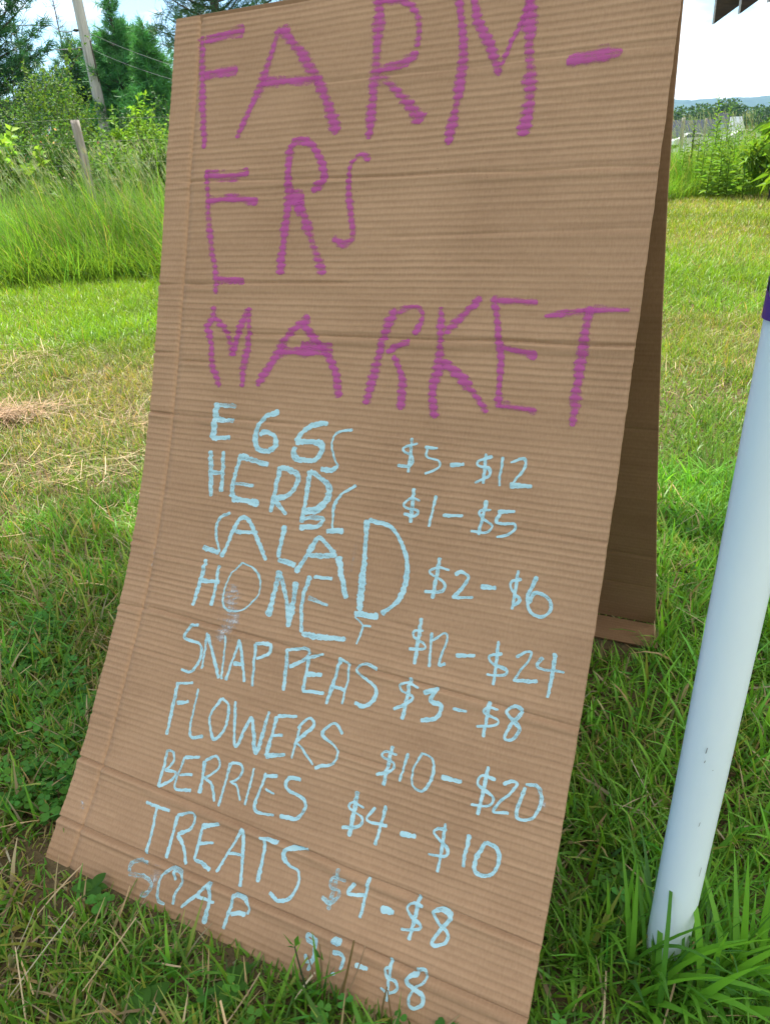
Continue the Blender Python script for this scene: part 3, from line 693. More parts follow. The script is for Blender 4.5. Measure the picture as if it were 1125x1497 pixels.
# plain fence wires along the tall grass
def wire(name, pts, r, label, cat, group=None, mat=None, sagd=0.0):
    pts = np.asarray(pts, float); b = Buf(); out_ = []
    for a_, c_ in zip(pts[:-1], pts[1:]):
        for t in np.linspace(0, 1, 14)[:-1]:
            p = a_ * (1 - t) + c_ * t; p = p - np.array([0, 0, 4 * sagd * t * (1 - t)]); out_.append(p)
    out_.append(pts[-1]); tube(b, out_, r, 5)
    return tag(b.build(name, mat or M_WIRE), label, cat, group)
fpx = at(131, 262, 9.6)[0] - .06
fence = empty('wire_fence', (fpx, 9.54, 0), 'thin wire fence strung past the weathered wooden post', 'fence')
for h_ in (1.48, 1.25, 1.02):
    b = Buf(); pp = [np.array([x_, 9.54 + .02 * (x_ - fpx) if x_ < fpx else 9.54 + .4 * (x_ - fpx), h_ - .03 * math.sin((x_ - fpx) * .9) ** 2]) for x_ in np.linspace(fpx - 8, fpx + 5, 40)]
    tube(b, pp, .0008, 4); o = b.build('strand', M_WIRE, fence, loc=np.array(fence.location)); o.location = (0, 0, 0)
b = Buf()
for x_ in np.arange(fpx + .15, fpx + 5, .15):
    yy = 9.54 + .4 * (x_ - fpx); tube(b, [(x_, yy, .1), (x_, yy, 1.25)], .001, 4, caps=False)
o = b.build('mesh_wire', M_WIRE, fence, loc=np.array(fence.location)); o.location = (0, 0, 0)

UY = 27.0
ub = at(156, 200, UY); ut = at(113, 0, UY)
upole = empty('utility_pole', (ub[0], UY, terrain(ub[0], UY)), 'tall grey wooden utility pole leaning left above the shrubs', 'utility pole')
b = Buf(); z = np.linspace(-.3, 10.5, 26); slope = (ut[0] - ub[0]) / (ut[2] - ub[2])
cz = ub[2] - upole.location[2]
tube(b, np.stack([slope * (z - cz), z * 0, z], 1), np.interp(z, [0, 10.5], [.172, .125]), 14)
b.build('shaft', M_POLEWOOD, upole)
def upt(py):   # point on the pole at a photo row
    zz = at(113 + 43 * py / 200, py, UY)[2]; return np.array([ub[0] + slope * (zz - ub[2]), UY, zz])
b = Buf()
for py in (44, 71):
    b = Buf(); p_ = upt(py) - np.array(upole.location); tube(b, [p_ + (-.13, -.02, 0), p_ + (-.2, -.02, 0), p_ + (-.26, -.02, .01), p_ + (-.30, -.02, .0)], [.02, .045, .045, .02], 8); b.build('insulator', M_STEEL, upole)
b = Buf(); p_ = upt(60) - np.array(upole.location); p2_ = upt(120) - np.array(upole.location)
tube(b, [p_ + (.145, -.06, 0), p2_ + (.15, -.06, 0)], .022, 6); b.build('conduit', M_BARK, upole)
lw = 'power lines on the utility pole'
p1, p2 = upt(44) + (-.29, -.02, 0), upt(71) + (-.29, -.02, 0)
wire('power_line', [at(-160, 25, 36), at(75, 37, 30), p1], .016, 'upper power line drooping left from the utility pole to the pine', 'power line', lw, sagd=.10)
wire('power_line', [at(-160, 58, 36), p2], .014, 'lower power line running left from the utility pole', 'power line', lw, sagd=.15)
wire('power_line', [upt(48) + (.14, 0, 0), at(260, 98, 22), at(420, 150, 16)], .005, 'power line sloping right from the pole across the conifers, upper of two', 'power line', lw, sagd=.05)
wire('power_line', [upt(73) + (.14, 0, 0), at(255, 117, 22), at(420, 165, 16)], .005, 'power line sloping right from the pole across the conifers, lower of two', 'power line', lw, sagd=.05)

# ------------------------------------------------------------ trees and shrubs
def conifer(name, p, h, rad_f, nb, label, group=None, tint=(.035, .085, .03), nl=.16, nw=.016, tufts=9, needles=9, up=.25, gap=0.0, z0=.1, side=None, trunk=.09, cat='tree', lean=0.0, dens_f=None, limbc=True):
    t = empty(name, p, label, cat, group)
    bt = Buf(); bc = Buf()
    zz = np.linspace(-.2, h, 12); tp_ = np.stack([lean * (zz / h) ** 2, 0 * zz, zz], 1)
    tube(bt, tp_, np.interp(zz, [0, h], [trunk, .012]), 8)
    zs = np.sort(rng.uniform(z0, .985, nb)) * h
    az = np.arange(nb) * 2.399 + rng.normal(0, .4, nb)
    P, D, T = [], [], []
    for z_, a_ in zip(zs, az):
        f = z_ / h
        if rng.random() < gap * (1 - abs(2 * f - 1)): continue
        R = rad_f(f) * rng.uniform(.62, 1.12)
        R *= .62 + .76 * float(vnoise(np.array([a_ % 6.283 * 1.1]), np.array([z_ * 1.3]), int(h * 10)))
        if R < .12: continue
        dirh = np.array([math.cos(a_), math.sin(a_), 0.])
        upv = up + .35 * f + rng.normal(0, .1)
        s = np.linspace(0, 1, 6)
        pts = np.array([lean * f * f, 0, z_]) + dirh[None] * (R * s)[:, None] + np.array([0, 0, 1.])[None] * (R * (upv * s + .12 * s ** 3 - .10 * s * (1 - s)))[:, None]
        tube(bt, pts, np.interp(s, [0, 1], [.010 + .014 * R, .004]), 4, caps=False)
        dn = 1 if dens_f is None else dens_f(f)
        m_ = max(2, int(tufts * R * dn))
        k = rng.uniform(.22, 1.02, m_)
        c = np.stack([np.interp(k, s, pts[:, q_]) for q_ in range(3)], 1)
        sprd = (.10 + .20 * (1 - k) * R)[:, None]
        sidev = np.cross(dirh, [0, 0, 1.])
        c = c + sidev[None] * rng.normal(0, 1, (m_, 1)) * sprd + np.array([0, 0, 1.])[None] * rng.normal(.02, .05, (m_, 1))
        dv = dirh[None] * .9 + np.array([0, 0, 1.])[None] * (upv + .25) + rng.normal(0, .35, (m_, 3))
        tn = jit(tint, m_, .25, .06)
        P.append(np.repeat(c, needles, 0)); D.append(np.repeat(dv / np.linalg.norm(dv, axis=1)[:, None], needles, 0) * .8 + rng.normal(0, .62, (m_ * needles, 3))); T.append(np.repeat(tn, needles, 0) * rng.uniform(.75, 1.3, (m_ * needles, 1)))
    P, D, T = map(np.concatenate, (P, D, T))
    P = P + rng.normal(0, .035, P.shape)
    spikes(bc, P, D, nl * rng.uniform(.6, 1.25, len(P)), np.full(len(P), nw), T)
    bt.build('trunk', M_BARK, t); bc.build('crown', M_NEEDLE, t)
    return t

def shrub(name, p, h, r, label, n=2500, ll=.07, tint=(.07, .16, .03), group=None, cat='shrub', clumps=26, squash=.8, low=.12, wd=.5, mat=None, flower=None, stems=9, droop=.15):
    t = empty(name, p, label, cat, group)
    bt = Buf(); bc = Buf()
    cc = sphere_dirs(clumps) * (rng.random((clumps, 1)) ** .4)
    cc = cc * np.array([r, r, h * .5 * squash]) * .8 + np.array([0, 0, h * .54])
    cc[:, 2] = np.clip(cc[:, 2], h * low, h)
    for k in range(stems):
        c_ = cc[k % clumps]; a0 = rng.normal(0, .05, 3) * np.array([1, 1, 0])
        tube(bt, [a0 - (0, 0, .05), a0 + c_ * np.array([.35, .35, .5]), c_ + rng.normal(0, .04, 3)], [.02 * h ** .5, .012 * h ** .5, .004], 5, caps=False)
    per = n // clumps
    for c_ in cc:
        rr = rng.uniform(.55, 1.15) * r * .42
        d = sphere_dirs(per); q_ = rng.random((per, 1)) ** .5
        P = c_ + d * q_ * rr * np.array([1, 1, .85])
        dv = d * .7 + rng.normal(0, .5, (per, 3)) + np.array([0, 0, .15])
        leaves(bc, P, dv, ll * rng.uniform(.6, 1.3, per), ll * wd * rng.uniform(.7, 1.2, per), jit(np.array(tint) * rng.uniform(.8, 1.2), per, .2, .1), up=.8, droop=droop)
    # loose shoots break the outline
    for k in range(clumps):
        c_ = cc[k]; up_ = np.array([rng.normal(0, .4), rng.normal(0, .4), 1.]); up_ /= np.linalg.norm(up_)
        L_s = rng.uniform(.15, .42) * h; s = np.linspace(0, 1, 9)
        pts = c_ + up_[None] * (s * L_s)[:, None] + rng.normal(0, .012, (9, 3)).cumsum(0)
        tube(bt, pts, np.linspace(.006, .002, 9), 4, caps=False)
        P = np.repeat(pts[1:], 3, 0); dv = rng.normal(0, .8, P.shape) + up_ * .5
        leaves(bc, P, dv, ll * rng.uniform(.7, 1.2, len(P)), ll * wd * np.ones(len(P)), jit(np.array(tint) * 1.15, len(P), .2, .1), up=.8, droop=droop)
    bt.build('trunk', M_BARK, t); bc.build('crown', mat or M_LEAF, t)
    if flower is not None:
        bf = Buf(); k = flower[1]; d = sphere_dirs(k); P = cc[rng.integers(0, clumps, k)] + d * r * .4 + (0, 0, .05)
        leaves(bf, P, rng.normal(0, 1, (k, 3)), flower[2] * rng.uniform(.7, 1.3, k), flower[2] * .8 * np.ones(k), jit(flower[0], k, .15, .12)); bf.build('blossom', M_LEAF, t)
    return t

def onz(px, Y): 
    p = at(px, 215, Y); return (p[0], Y, float(terrain(p[0], Y)))
conifer('pine_tree', onz(-14, 22), 7.6, lambda f: 2.6 * (1 - f) ** .6 * (0.6 + .4 * min(1, f / .2)) , 190, 'dark green pine with layered ragged branches at the left edge', tint=(.036, .125, .05), nl=.19, nw=.022, tufts=23, needles=12, up=.22, gap=.22, trunk=.16)
conifer('dead_topped_pine', onz(196, 28), 6.9, lambda f: (1.35 * (1 - f) ** .6 if f < .64 else .42 * (1 - f) ** .35), 230, 'conifer with a thin bare dead top right of the utility pole', tint=(.075, .25, .08), nl=.2, nw=.022, tufts=16, needles=12, up=.2, dens_f=lambda f: 1.35 if f < .63 else .3, trunk=.11)
conifer('spruce_tree', onz(238, 26), 4.5, lambda f: 1.25 * (1 - f) ** .62, 210, 'dense bright conifer touching the left edge of the cardboard sign', tint=(.08, .27, .08), nl=.2, nw=.022, tufts=18, needles=12, up=.18, trunk=.1)
conifer('spruce_tree', onz(214, 31), 5.0, lambda f: 1.7 * (1 - f) ** .55 * min(1, .5 + f), 220, 'wider paler conifer filling the gap behind the other two right of the pole', tint=(.085, .25, .08), nl=.22, nw=.024, tufts=16, needles=12, up=.3, trunk=.1)
conifer('young_pine', onz(132, 30), 4.7, lambda f: 1.6 * (1 - f) ** .7, 170, 'soft grey-green young pine directly behind the utility pole', tint=(.075, .19, .08), nl=.22, nw=.022, tufts=15, needles=12, up=.6, trunk=.08)
conifer('young_pine', onz(172, 32), 4.4, lambda f: 1.7 * (1 - f) ** .6, 150, 'rounded grey-green young pine just right of the utility pole', tint=(.065, .18, .07), nl=.22, nw=.024, tufts=14, needles=12, up=.6, trunk=.08)
conifer('thin_larch', onz(62, 30), 5.9, lambda f: .95 * (1 - f) ** .6, 110, 'spindly open conifer between the dark pine and the utility pole', tint=(.045, .085, .04), nl=.16, nw=.018, tufts=11, needles=11, up=.35, trunk=.07, dens_f=lambda f: .9 if f < .6 else .5)
conifer('spindly_snag', onz(122, 34), 7.2, lambda f: .8 * (1 - f) ** .5, 60, 'thin bare-branched conifer top showing beside the utility pole', tint=(.05, .075, .045), nl=.14, nw=.018, tufts=4, needles=7, up=.3, trunk=.07, dens_f=lambda f: .5)
conifer('tall_pine', onz(340, 21), 11.5, lambda f: 2.3 * (1 - f) ** .5, 230, 'tall pine whose feathery branch tips show above the cardboard sign', tint=(.045, .11, .045), nl=.21, nw=.015, tufts=12, needles=15, up=.02, gap=.1, z0=.25, trunk=.15)

shrub('sapling', onz(197, 14), 1.9, .55, 'bright yellow-green leafy sapling between the utility pole and the sign', 2200, .105, (.14, .27, .03), clumps=18, wd=.42, squash=1.1)
shrub('dense_shrub', onz(228, 12.4), 1.68, .62, 'bright round-leaved shrub beside the left edge of the cardboard sign', 4200, .055, (.13, .25, .04), clumps=30, wd=.7)
shrub('dense_shrub', onz(170, 12.0), 1.5, .6, 'lime green shrub just right of the weathered fence post', 4200, .055, (.12, .235, .04), clumps=30, wd=.7)
shrub('dense_shrub', onz(102, 13.5), 1.75, .75, 'dark leafy shrub with reddish new shoots left of the weathered post', 3400, .06, (.075, .16, .035), clumps=28, wd=.6, flower=((.42, .22, .14), 70, .06))
shrub('dense_shrub', onz(52, 13), 1.62, .8, 'shady green shrub speckled with pale pink blossom at the left', 3400, .06, (.06, .14, .035), clumps=28, wd=.6, flower=((.5, .36, .30), 70, .05))
shrub('tall_shrub', onz(85, 17), 2.9, 1.1, 'tall olive green shrub under the spindly conifer', 3600, .075, (.085, .165, .03), clumps=36, wd=.55)
shrub('tall_shrub', onz(30, 19), 2.6, 1.5, 'dark shrub under the big pine at the left edge', 3600, .08, (.035, .09, .03), clumps=36, wd=.55)
shrub('tall_shrub', onz(128, 18.5), 1.85, .9, 'mid green shrub at the foot of the utility pole', 3400, .08, (.05, .12, .035), clumps=30, wd=.55)
shrub('tall_shrub', onz(222, 17.5), 2.2, 1.1, 'dark green shrub behind the bright sapling', 3400, .08, (.035, .10, .03), clumps=30, wd=.5)
shrub('maple_seedling', onz(14, 11), 1.62, .5, 'pale broad-leaved seedling at the left edge above the tall grass', 900, .12, (.17, .30, .05), clumps=14, wd=.75)
shrub('broadleaf_bush', onz(1196, 8.4), 1.6, .52, 'bright bush of long drooping leaves at the right edge', 1500, .17, (.15, .29, .03), clumps=26, wd=.34, droop=.35, squash=1.0)
shrub('broadleaf_bush', onz(1140, 12.0), 1.05, .5, 'lower yellow-green bush left of the long-leaved bush', 1500, .13, (.14, .27, .03), clumps=22, wd=.34, droop=.35)

# leafy weeds along the right-hand meadow edge
def weed(px, Y, h, label, n=34, ll=.13, tint=(.13, .25, .035)):
    p = onz(px, Y); t = empty('leafy_weed', p, label, 'weed', 'leafy weeds at the meadow edge')
    bt = Buf(); bc = Buf(); s = np.linspace(0, 1, 10)
    pts = np.stack([rng.normal(0, .03) * s * h, rng.normal(0, .03) * s * h, s * h], 1); tube(bt, pts, np.linspace(.009, .003, 10), 5, np.array((.10, .17, .03)))
    k = np.linspace(.12, 1, n); a = np.arange(n) * 2.4 + rng.normal(0, .3, n)
    P = np.stack([np.interp(k, s, pts[:, i]) for i in range(3)], 1)
    d = np.stack([np.cos(a), np.sin(a), .35 + .9 * k ** 3 + rng.normal(0, .15, n)], 1)
    L_l = ll * (1.15 - .75 * k ** 2.5)
    leaves(bc, P, d, L_l, L_l * .27, jit(tint, n, .16, .08), up=1., droop=.3)
    bt.build('stem', M_LEAF, t); bc.build('foliage', M_LEAF, t)
    return t
weed(1049, 13.4, 1.44, 'tallest leafy weed, its tip standing up into the sky over the white house', 60, .17)
weed(1061, 13.2, 1.27, 'second tallest leafy weed, close right of the tallest one', 54, .16)
weed(1040, 13.0, 1.12, 'leafy weed close left of the tallest one', 50, .16)
weed(1013, 13.5, 1.14, 'leafy weed growing right against the dark T-post', 40, .12)
for px, Y, h in [(1030, 12.8, .9), (1050, 12.7, .95), (1068, 12.6, .95), (1075, 13.2, 1.0), (1090, 12.9, .95), (1022, 13.3, .9), (1100, 12.5, .9), (1084, 12.4, .85), (1058, 12.3, .8), (1040, 12.35, .75), (1110, 13.4, 1.05), (1000, 13.6, .85), (1070, 12.2, .7), (1095, 12.1, .75), (1047, 13.9, 1.05), (1079, 13.8, 1.05), (1033, 14.0, 1.0)]:
    weed(px, Y, h, 'bushy yellow-green weed in the thicket right of the dark T-post', 46, .15)

# far tree line
def far_tree(name, p, h, r, seed):
    t = empty(name, p); bt = Buf(); bc = Buf()
    tube(bt, [(0, 0, -.5), (.1, 0, h * .4), (0, 0, h * .8)], [.3, .22, .08], 6)
    n = 1500; cl = 16
    cc = sphere_dirs(cl) * rng.random((cl, 1)) ** .35 * np.array([r, r, h * .36]) * .75 + np.array([0, 0, h * .58])
    P = np.repeat(cc, n // cl, 0); d = sphere_dirs(len(P)); P = P + d * rng.random((len(P), 1)) ** .4 * r * .46
    leaves(bc, P, d + rng.normal(0, .5, P.shape), np.full(len(P), .75), np.full(len(P), .6), np.repeat(jit((.035, .085, .02), cl, .25, .1), n // cl, 0) * rng.uniform(.8, 1.2, (len(P), 1)), up=.9)
    bt.build('trunk', M_BARK, t); bc.build('crown', M_LEAF, t); return t
def copy_thing(o, loc, rz, sc):
    c = o.copy(); col.objects.link(c); c.location = loc; c.rotation_euler = (0, 0, rz); c.scale = sc
    for ch in o.children:
        d = ch.copy(); col.objects.link(d); d.parent = c
    return c
proto = None
for k, (px, py, Y, rr_) in enumerate([(985, 166, 190, 4.2), (1000, 160, 215, 5), (1013, 158, 210, 5), (1026, 156, 220, 5.2), (1040, 159, 200, 4.6), (1056, 150, 205, 5.0), (1067, 150, 212, 4.5), (1076, 156, 200, 4.2), (1090, 160, 220, 5), (1103, 158, 215, 5), (1118, 160, 200, 4.6), (1134, 158, 210, 5), (960, 160, 210, 5), (1150, 156, 220, 5)]):
    p = at(px, py, Y); zt = float(terrain(p[0], Y)); hh_ = p[2] - zt
    if proto is None: proto = far_tree('broadleaf_tree', (0, 0, 0), 10., 4.6, 5); o = proto; o.location = (p[0], Y, zt); o.scale = (rr_ / 4.6, rr_ / 4.6, hh_ / 9.6)
    else: o = copy_thing(proto, (p[0], Y, zt), k * 1.9, (rr_ / 4.6, rr_ / 4.6, hh_ / 9.6))
    tag(o, 'round-crowned green tree in the far tree line below the blue hills', 'tree', 'far tree line')
for o in [o for o in col.objects if o.get('group') == 'far tree line']:
    if abs(o.location[1] - 205) < .1: o['label'] = 'tallest dark tree of the far tree line, right behind the white house'

# ------------------------------------------------------------ far houses and cars
M_ROOF = noise_mat('grey_shingle', (.035, .04, .052), (.06, .067, .085), 3, stretch=(1, 1, 6), spec=.08, rough=.95)
M_SIDING = noise_mat('white_siding', (.50, .52, .54), (.60, .61, .62), 5, stretch=(.2, .2, 8))
M_GLASS = noise_mat('dark_glass', (.03, .04, .05), (.06, .08, .1), 3, rough=.1, spec=.6)
M_CARWHITE = noise_mat('white_car_paint', (.42, .43, .44), (.5, .5, .51), 4, rough=.25, spec=.6)
M_TYRE = noise_mat('tyre_rubber', (.02, .02, .02), (.04, .04, .04), 30)
def house(name, px0, px1, py_ridge, Y, depth, wall_h, label, gable_end=0, pitch=.75):
    a0, a1 = at(px0, 185, Y), at(px1, 185, Y); zr = at((px0 + px1) / 2, py_ridge, Y + depth * .5)[2]
    z0 = float(terrain(a0[0], Y)) - .4; w = a1[0] - a0[0]
    t = empty(name, (a0[0], Y, z0), label, 'house'); H = zr - z0; e = H - depth * .5 * pitch; 
    b = Buf(); v = [(0, 0, 0), (w, 0, 0), (w, depth, 0), (0, depth, 0), (0, 0, e), (w, 0, e), (w, depth, e), (0, depth, e), (0, depth / 2, H - .02), (w, depth / 2, H - .02)]
    b.add(v, [np.array([[0, 1, 5, 4], [1, 2, 6, 5], [2, 3, 7, 6], [3, 0, 4, 7]]), np.array([[4, 8, 7], [5, 6, 9]])]); b.build('wall', M_SIDING, t, smooth=False)
    b = Buf(); ov = .35
    for s_, y0 in ((1, -ov), (-1, depth + ov)):
        ze = e - ov * pitch
        box(b, (-ov, y0, ze + .03), (w + 2 * ov, 0, 0), (0, s_ * (depth / 2 + ov), H - ze), (0, 0, .14))
    b.build('roof', M_ROOF, t, smooth=False)
    for k in range(max(1, int(w / 3))):
        b = Buf(); x0 = .9 + k * 3.
        if x0 + 1.1 < w:
            box(b, (x0, -.03, e - 1.9), (1.0, 0, 0), (0, .028, 0), (0, 0, 1.25)); b.build('window', M_GLASS, t, smooth=False)
    return t
house('grey_roofed_house', 1008, 1050, 176, 150, 7, 3, 'long grey shingled house roof behind the dark T-post and stakes')
house('grey_roofed_house', 974, 999, 177, 140, 6, 3, 'grey roof end just right of the cardboard sign')
house('grey_roofed_house', 1066, 1084, 171, 155, 7, 3, 'grey roofed house with a bright white gable end by the right bush')
g = bpy.data.objects['grey_roofed_house.002']
b = Buf(); a0 = at(1081.5, 187, 150); a1 = at(1087.5, 187, 150); ap = at(1084, 170, 150); o0 = np.array(g.location)
v = [np.array([a0[0], 150, o0[2]]), np.array([a1[0], 150, o0[2]]), np.array([a1[0], 150, a0[2]]), np.array([ap[0], 150, ap[2]]), np.array([a0[0], 150, a0[2]])]
v = v + [q + (0, 4.9, 0) for q in v]
b.add(v, [np.array([[0, 1, 2, 3, 4], [9, 8, 7, 6, 5]]), np.array([[1, 6, 7, 2], [2, 7, 8, 3], [3, 8, 9, 4], [4, 9, 5, 0]])]); o = b.build('gable_wing', M_SIDING, g, smooth=False, loc=o0); o.location = (0, 0, 0)
house('white_house', 1053, 1065, 166, 165, 4, 4, 'small pale white house poking above the grey roof behind the tallest weed', pitch=1.0)
def car(px, py, Y, w, label):
    p = at(px, py, Y); z0 = float(terrain(p[0], Y)); t = empty('parked_car', (p[0], Y, p[2] - 1.5), label, 'car', 'cars parked by the far houses')
    prof_b = [(0, .35), (.02, .75), (.25, .92), (1.0, 1.0), (3.4, 1.0), (4.2, .9), (4.35, .6), (4.35, .35)]
    prof_c = [(.95, 1.0), (1.55, 1.42), (2.0, 1.5), (2.9, 1.48), (3.3, 1.3), (3.55, 1.0)]
    for nm, pr, y0, y1, mt in (('body', prof_b, 0, 1.75, M_CARWHITE), ('cabin', prof_c, .12, 1.63, M_CARWHITE)):
        b = Buf(); k = len(pr); v = [(x - 2.2, y0, z) for x, z in pr] + [(x - 2.2, y1, z) for x, z in pr]; i = np.arange(k); j = (i + 1) % k
        b.add(v, [np.arange(k)[None, ::-1], np.arange(k)[None] + k, np.stack([i, j, j + k, i + k], 1)]); b.build(nm, mt, t, smooth=False)
    b = Buf(); b.add([(-1.05, .115, 1.03), (-.05, .115, 1.03), (-.05, .115, 1.4), (-.62, .115, 1.38)], [np.array([[0, 1, 2, 3]])]); b.add([(.05, .115, 1.03), (1.2, .115, 1.03), (.9, .115, 1.3), (.05, .115, 1.4)], [np.array([[0, 1, 2, 3]])]); b.build('side_window', M_GLASS, t, smooth=False)
    for x_ in (-1.4, 1.35):
        for y_ in (-.02, 1.55):
            b = Buf(); tube(b, [(x_, y_, .32), (x_, y_ + .22, .32)], .32, 16); b.build('wheel', M_TYRE, t)
car(1014, 194, 95, 3, 'white parked car showing low behind the dark T-post')
car(1090, 189, 88, 3, 'white parked car with dark side windows near the right bush')

# ------------------------------------------------------------ tall meadow grass (uncountable)
EDGE = np.array([(-14, 7.3), (-9, 7.45), (-5, 7.6), (-3.6, 7.66), (-2.1, 7.72), (-1.2, 8.1), (.2, 9.6), (2, 11.4), (4.2, 12.7), (5.5, 12.9), (8, 12.4), (12, 11.6)])
def edge_y(x): return np.interp(x, EDGE[:, 0], EDGE[:, 1]) + .4 * (vnoise(x * 1.7, x * 0, 101) - .5) + .22 * (vnoise(x * 6.1, x * 0, 102) - .5)
b = Buf()
n = 50000
x = U(-9.5, 9, n); dep = rng.random(n) ** 1.3 * np.where(x < 1, 2.3, 2.6); y = edge_y(x) + dep
cl = fbm(x * 1.6, y * 1.6, 103)
hmax = np.where(x < 1.5, 1.02, .98)
h = hmax * (.50 + .45 * np.clip(dep / .7, 0, 1)) * U(.5, 1.12, n) * (.45 + 1.0 * cl)
tint = jit((.165, .345, .036), n, .2, .12) * (.45 + 1.1 * fbm(x * 1.3, y * 1.3, 107))[:, None]
pale = rng.random(n) < .15; tint[pale] = jit((.34, .31, .14), pale.sum(), .15)
yaw = np.pi + rng.normal(0, 1.25, n)
blades(b, np.stack([x, y, terrain(x, y)], 1), h, U(.006, .012, n), yaw, np.abs(rng.normal(.15, .16, n)), U(.0, 1.0, n), tint, seg=4)
# bent outer blades along the mown edge
n = 9000; x = U(-9.5, 9, n); y = edge_y(x) + U(-.45, .25, n) * np.abs(rng.normal(.6, .4, n))
blades(b, np.stack([x, y, terrain(x, y)], 1), U(.2, .55, n), U(.006, .012, n), rng.normal(-1.57, .9, n), U(.2, .6, n), U(.3, 1.3, n), jit((.14, .26, .035), n, .25, .15), seg=4)
tag(b.build('tall_grass', M_GRASS), kind='stuff')
# seed heads
b = Buf(); n = 3600
x = U(-9.5, 8.5, n); dep = rng.random(n) * 2.3; y = edge_y(x) + .15 + dep
h = np.where(x < 1.5, U(.85, 1.28, n), U(.9, 1.3, n)); yaw = np.pi + rng.normal(0, .7, n); lean = np.abs(rng.normal(.17, .1, n)); curl = U(.1, .5, n)
P = np.stack([x, y, terrain(x, y)], 1)
tn = jit((.20, .30, .09), n, .18, .12)
blades(b, P, h, np.full(n, .0035), yaw, lean, curl, tn, seg=4, tipw=.7)
ang = lean + curl * .5; d = np.stack([np.cos(yaw), np.sin(yaw), 0 * yaw], 1)
tip = P + (d * np.sin(ang)[:, None] + np.array([0, 0, 1.]) * np.cos(ang)[:, None]) * h[:, None]
dirt = d * np.sin(ang + curl * .4)[:, None] + np.array([0, 0, 1.]) * np.cos(ang + curl * .4)[:, None]
for k in range(5):
    spikes(b, tip - dirt * (.015 * k), dirt + rng.normal(0, .28, (n, 3)), U(.03, .07, n), np.full(n, .006), jit((.33, .36, .18), n, .2, .12))
tag(b.build('grass_seed_heads', M_STRAW), kind='stuff')

# ------------------------------------------------------------ mown grass round the sign
def dry(x, y):
    """how dry the mown grass is, 0..1"""
    d = fbm(x * .75 + 5, y * .75, 111, 4)
    band = np.exp(-((y - 3.7 - .10 * x) / 1.35) ** 2) * np.where(x < 0, 1.0, .45)        # cut straw lies here
    lush = 1 - .75 * np.clip((y - 5.2) / .8, 0, 1) * (x < 1)
    right = np.exp(-((y - 8.6) / 2.6) ** 2) * (x > .6) * .7
    right = right + .34 * np.exp(-((y - 11.6) / .8) ** 2) * (x > 1)
    near = .07 * (y < 2.2)
    return np.clip((.13 + 1.4 * (d - .5)) * lush + .24 * band + .34 * right + near, 0, 1)
BACK = VX[:2] / np.linalg.norm(VX[:2]) * -1.0            # from the sign's foot line towards its rear
BLc = (TL + VX * L_)[:2]; UXh = UX[:2] / np.linalg.norm(UX[:2])
def keep(x, y, h):
    """leave room for the pole and cap the growth under the leaning panels"""
    ok = np.hypot(x - PB[0], y - PB[1]) > PR + .004
    q = np.stack([x, y], 1) - BLc
    s = q @ UXh; t = q @ BACK
    inside = (s > -.02) & (s < W_ + .02) & (t > -.004) & (t < 1.08)
    cap = np.minimum(np.abs(t) * .6 + .003, np.where(t > .9, .006, .06))
    h = np.where(inside, np.minimum(h, cap), h)
    foot = (s > -.05) & (s < W_ + .02) & (t <= -.004) & (t > -.06)       # trodden flat along the foot of the board
    rare = rng.random(len(h)) < .03
    return ok, np.where(foot & ~rare, np.minimum(h, .016 + np.abs(t) * .45), h)
def wedge(n, r0, r1, a0, a1, pw=.5):
    r = np.sqrt(U(r0 ** 2, r1 ** 2, n)); a = np.radians(U(a0, a1, n))
    return r * np.sin(a), r * np.cos(a)
def under_edge(x, y): return y < edge_y(x) + .1
def lawn(b, n, r0, r1, a0, a1, hr, wr, seg, green, seed=0, lean=.55):
    x, y = wedge(n, r0, r1, a0, a1)
    m_ = under_edge(x, y)
    clump = fbm(x * 7, y * 7, 121 + seed, 2); den = fbm(x * 2.3, y * 2.3, 131)
    m_ &= rng.random(n) < .45 + .8 * clump
    x, y, clump, den = x[m_], y[m_], clump[m_], den[m_]; n = len(x)
    h = U(hr[0], hr[1], n) * (.55 + .9 * clump) * (.75 + .5 * den)
    ok, h = keep(x, y, h)
    x, y, h, clump, den = x[ok], y[ok], h[ok], clump[ok], den[ok]; n = len(x)
    dr = dry(x, y)
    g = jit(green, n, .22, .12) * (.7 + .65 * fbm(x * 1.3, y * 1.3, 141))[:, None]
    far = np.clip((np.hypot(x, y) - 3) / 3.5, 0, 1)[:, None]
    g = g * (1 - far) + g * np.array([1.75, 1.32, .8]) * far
    yel = jit((.34, .33, .08), n, .2, .1)
    dead = jit((.34, .265, .145), n, .25, .1)
    r1_ = rng.random(n)
    t = np.where((r1_ < dr * .55)[:, None], yel * .55 + g * .45, g)
    t = np.where((r1_ > 1 - dr * .42)[:, None], dead, t)
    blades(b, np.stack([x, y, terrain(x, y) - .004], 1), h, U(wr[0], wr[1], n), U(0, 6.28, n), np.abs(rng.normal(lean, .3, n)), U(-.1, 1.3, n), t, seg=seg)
b = Buf()
lawn(b, 125000, .35, 2.6, -52, 52, (.025, .085), (.0028, .0066), 4, (.115, .265, .026))
lawn(b, 20000, .35, 2.6, -52, 52, (.05, .125), (.0055, .0105), 4, (.12, .305, .028), 5, .5)
lawn(b, 130000, 2.6, 5.2, -42, 42, (.03, .085), (.003, .0065), 3, (.105, .205, .022))
lawn(b, 160000, 5.2, 8.6, -40, 40, (.04, .12), (.004, .009), 3, (.100, .235, .022))
lawn(b, 130000, 8.6, 14.2, -2, 40, (.035, .10), (.006, .012), 2, (.095, .185, .020))
lawn(b, 60000, .3, 4.2, 50, 105, (.03, .085), (.004, .008), 3, (.110, .240, .026))
lawn(b, 60000, .3, 4.2, 255, 310, (.03, .085), (.004, .008), 3, (.110, .240, .026))
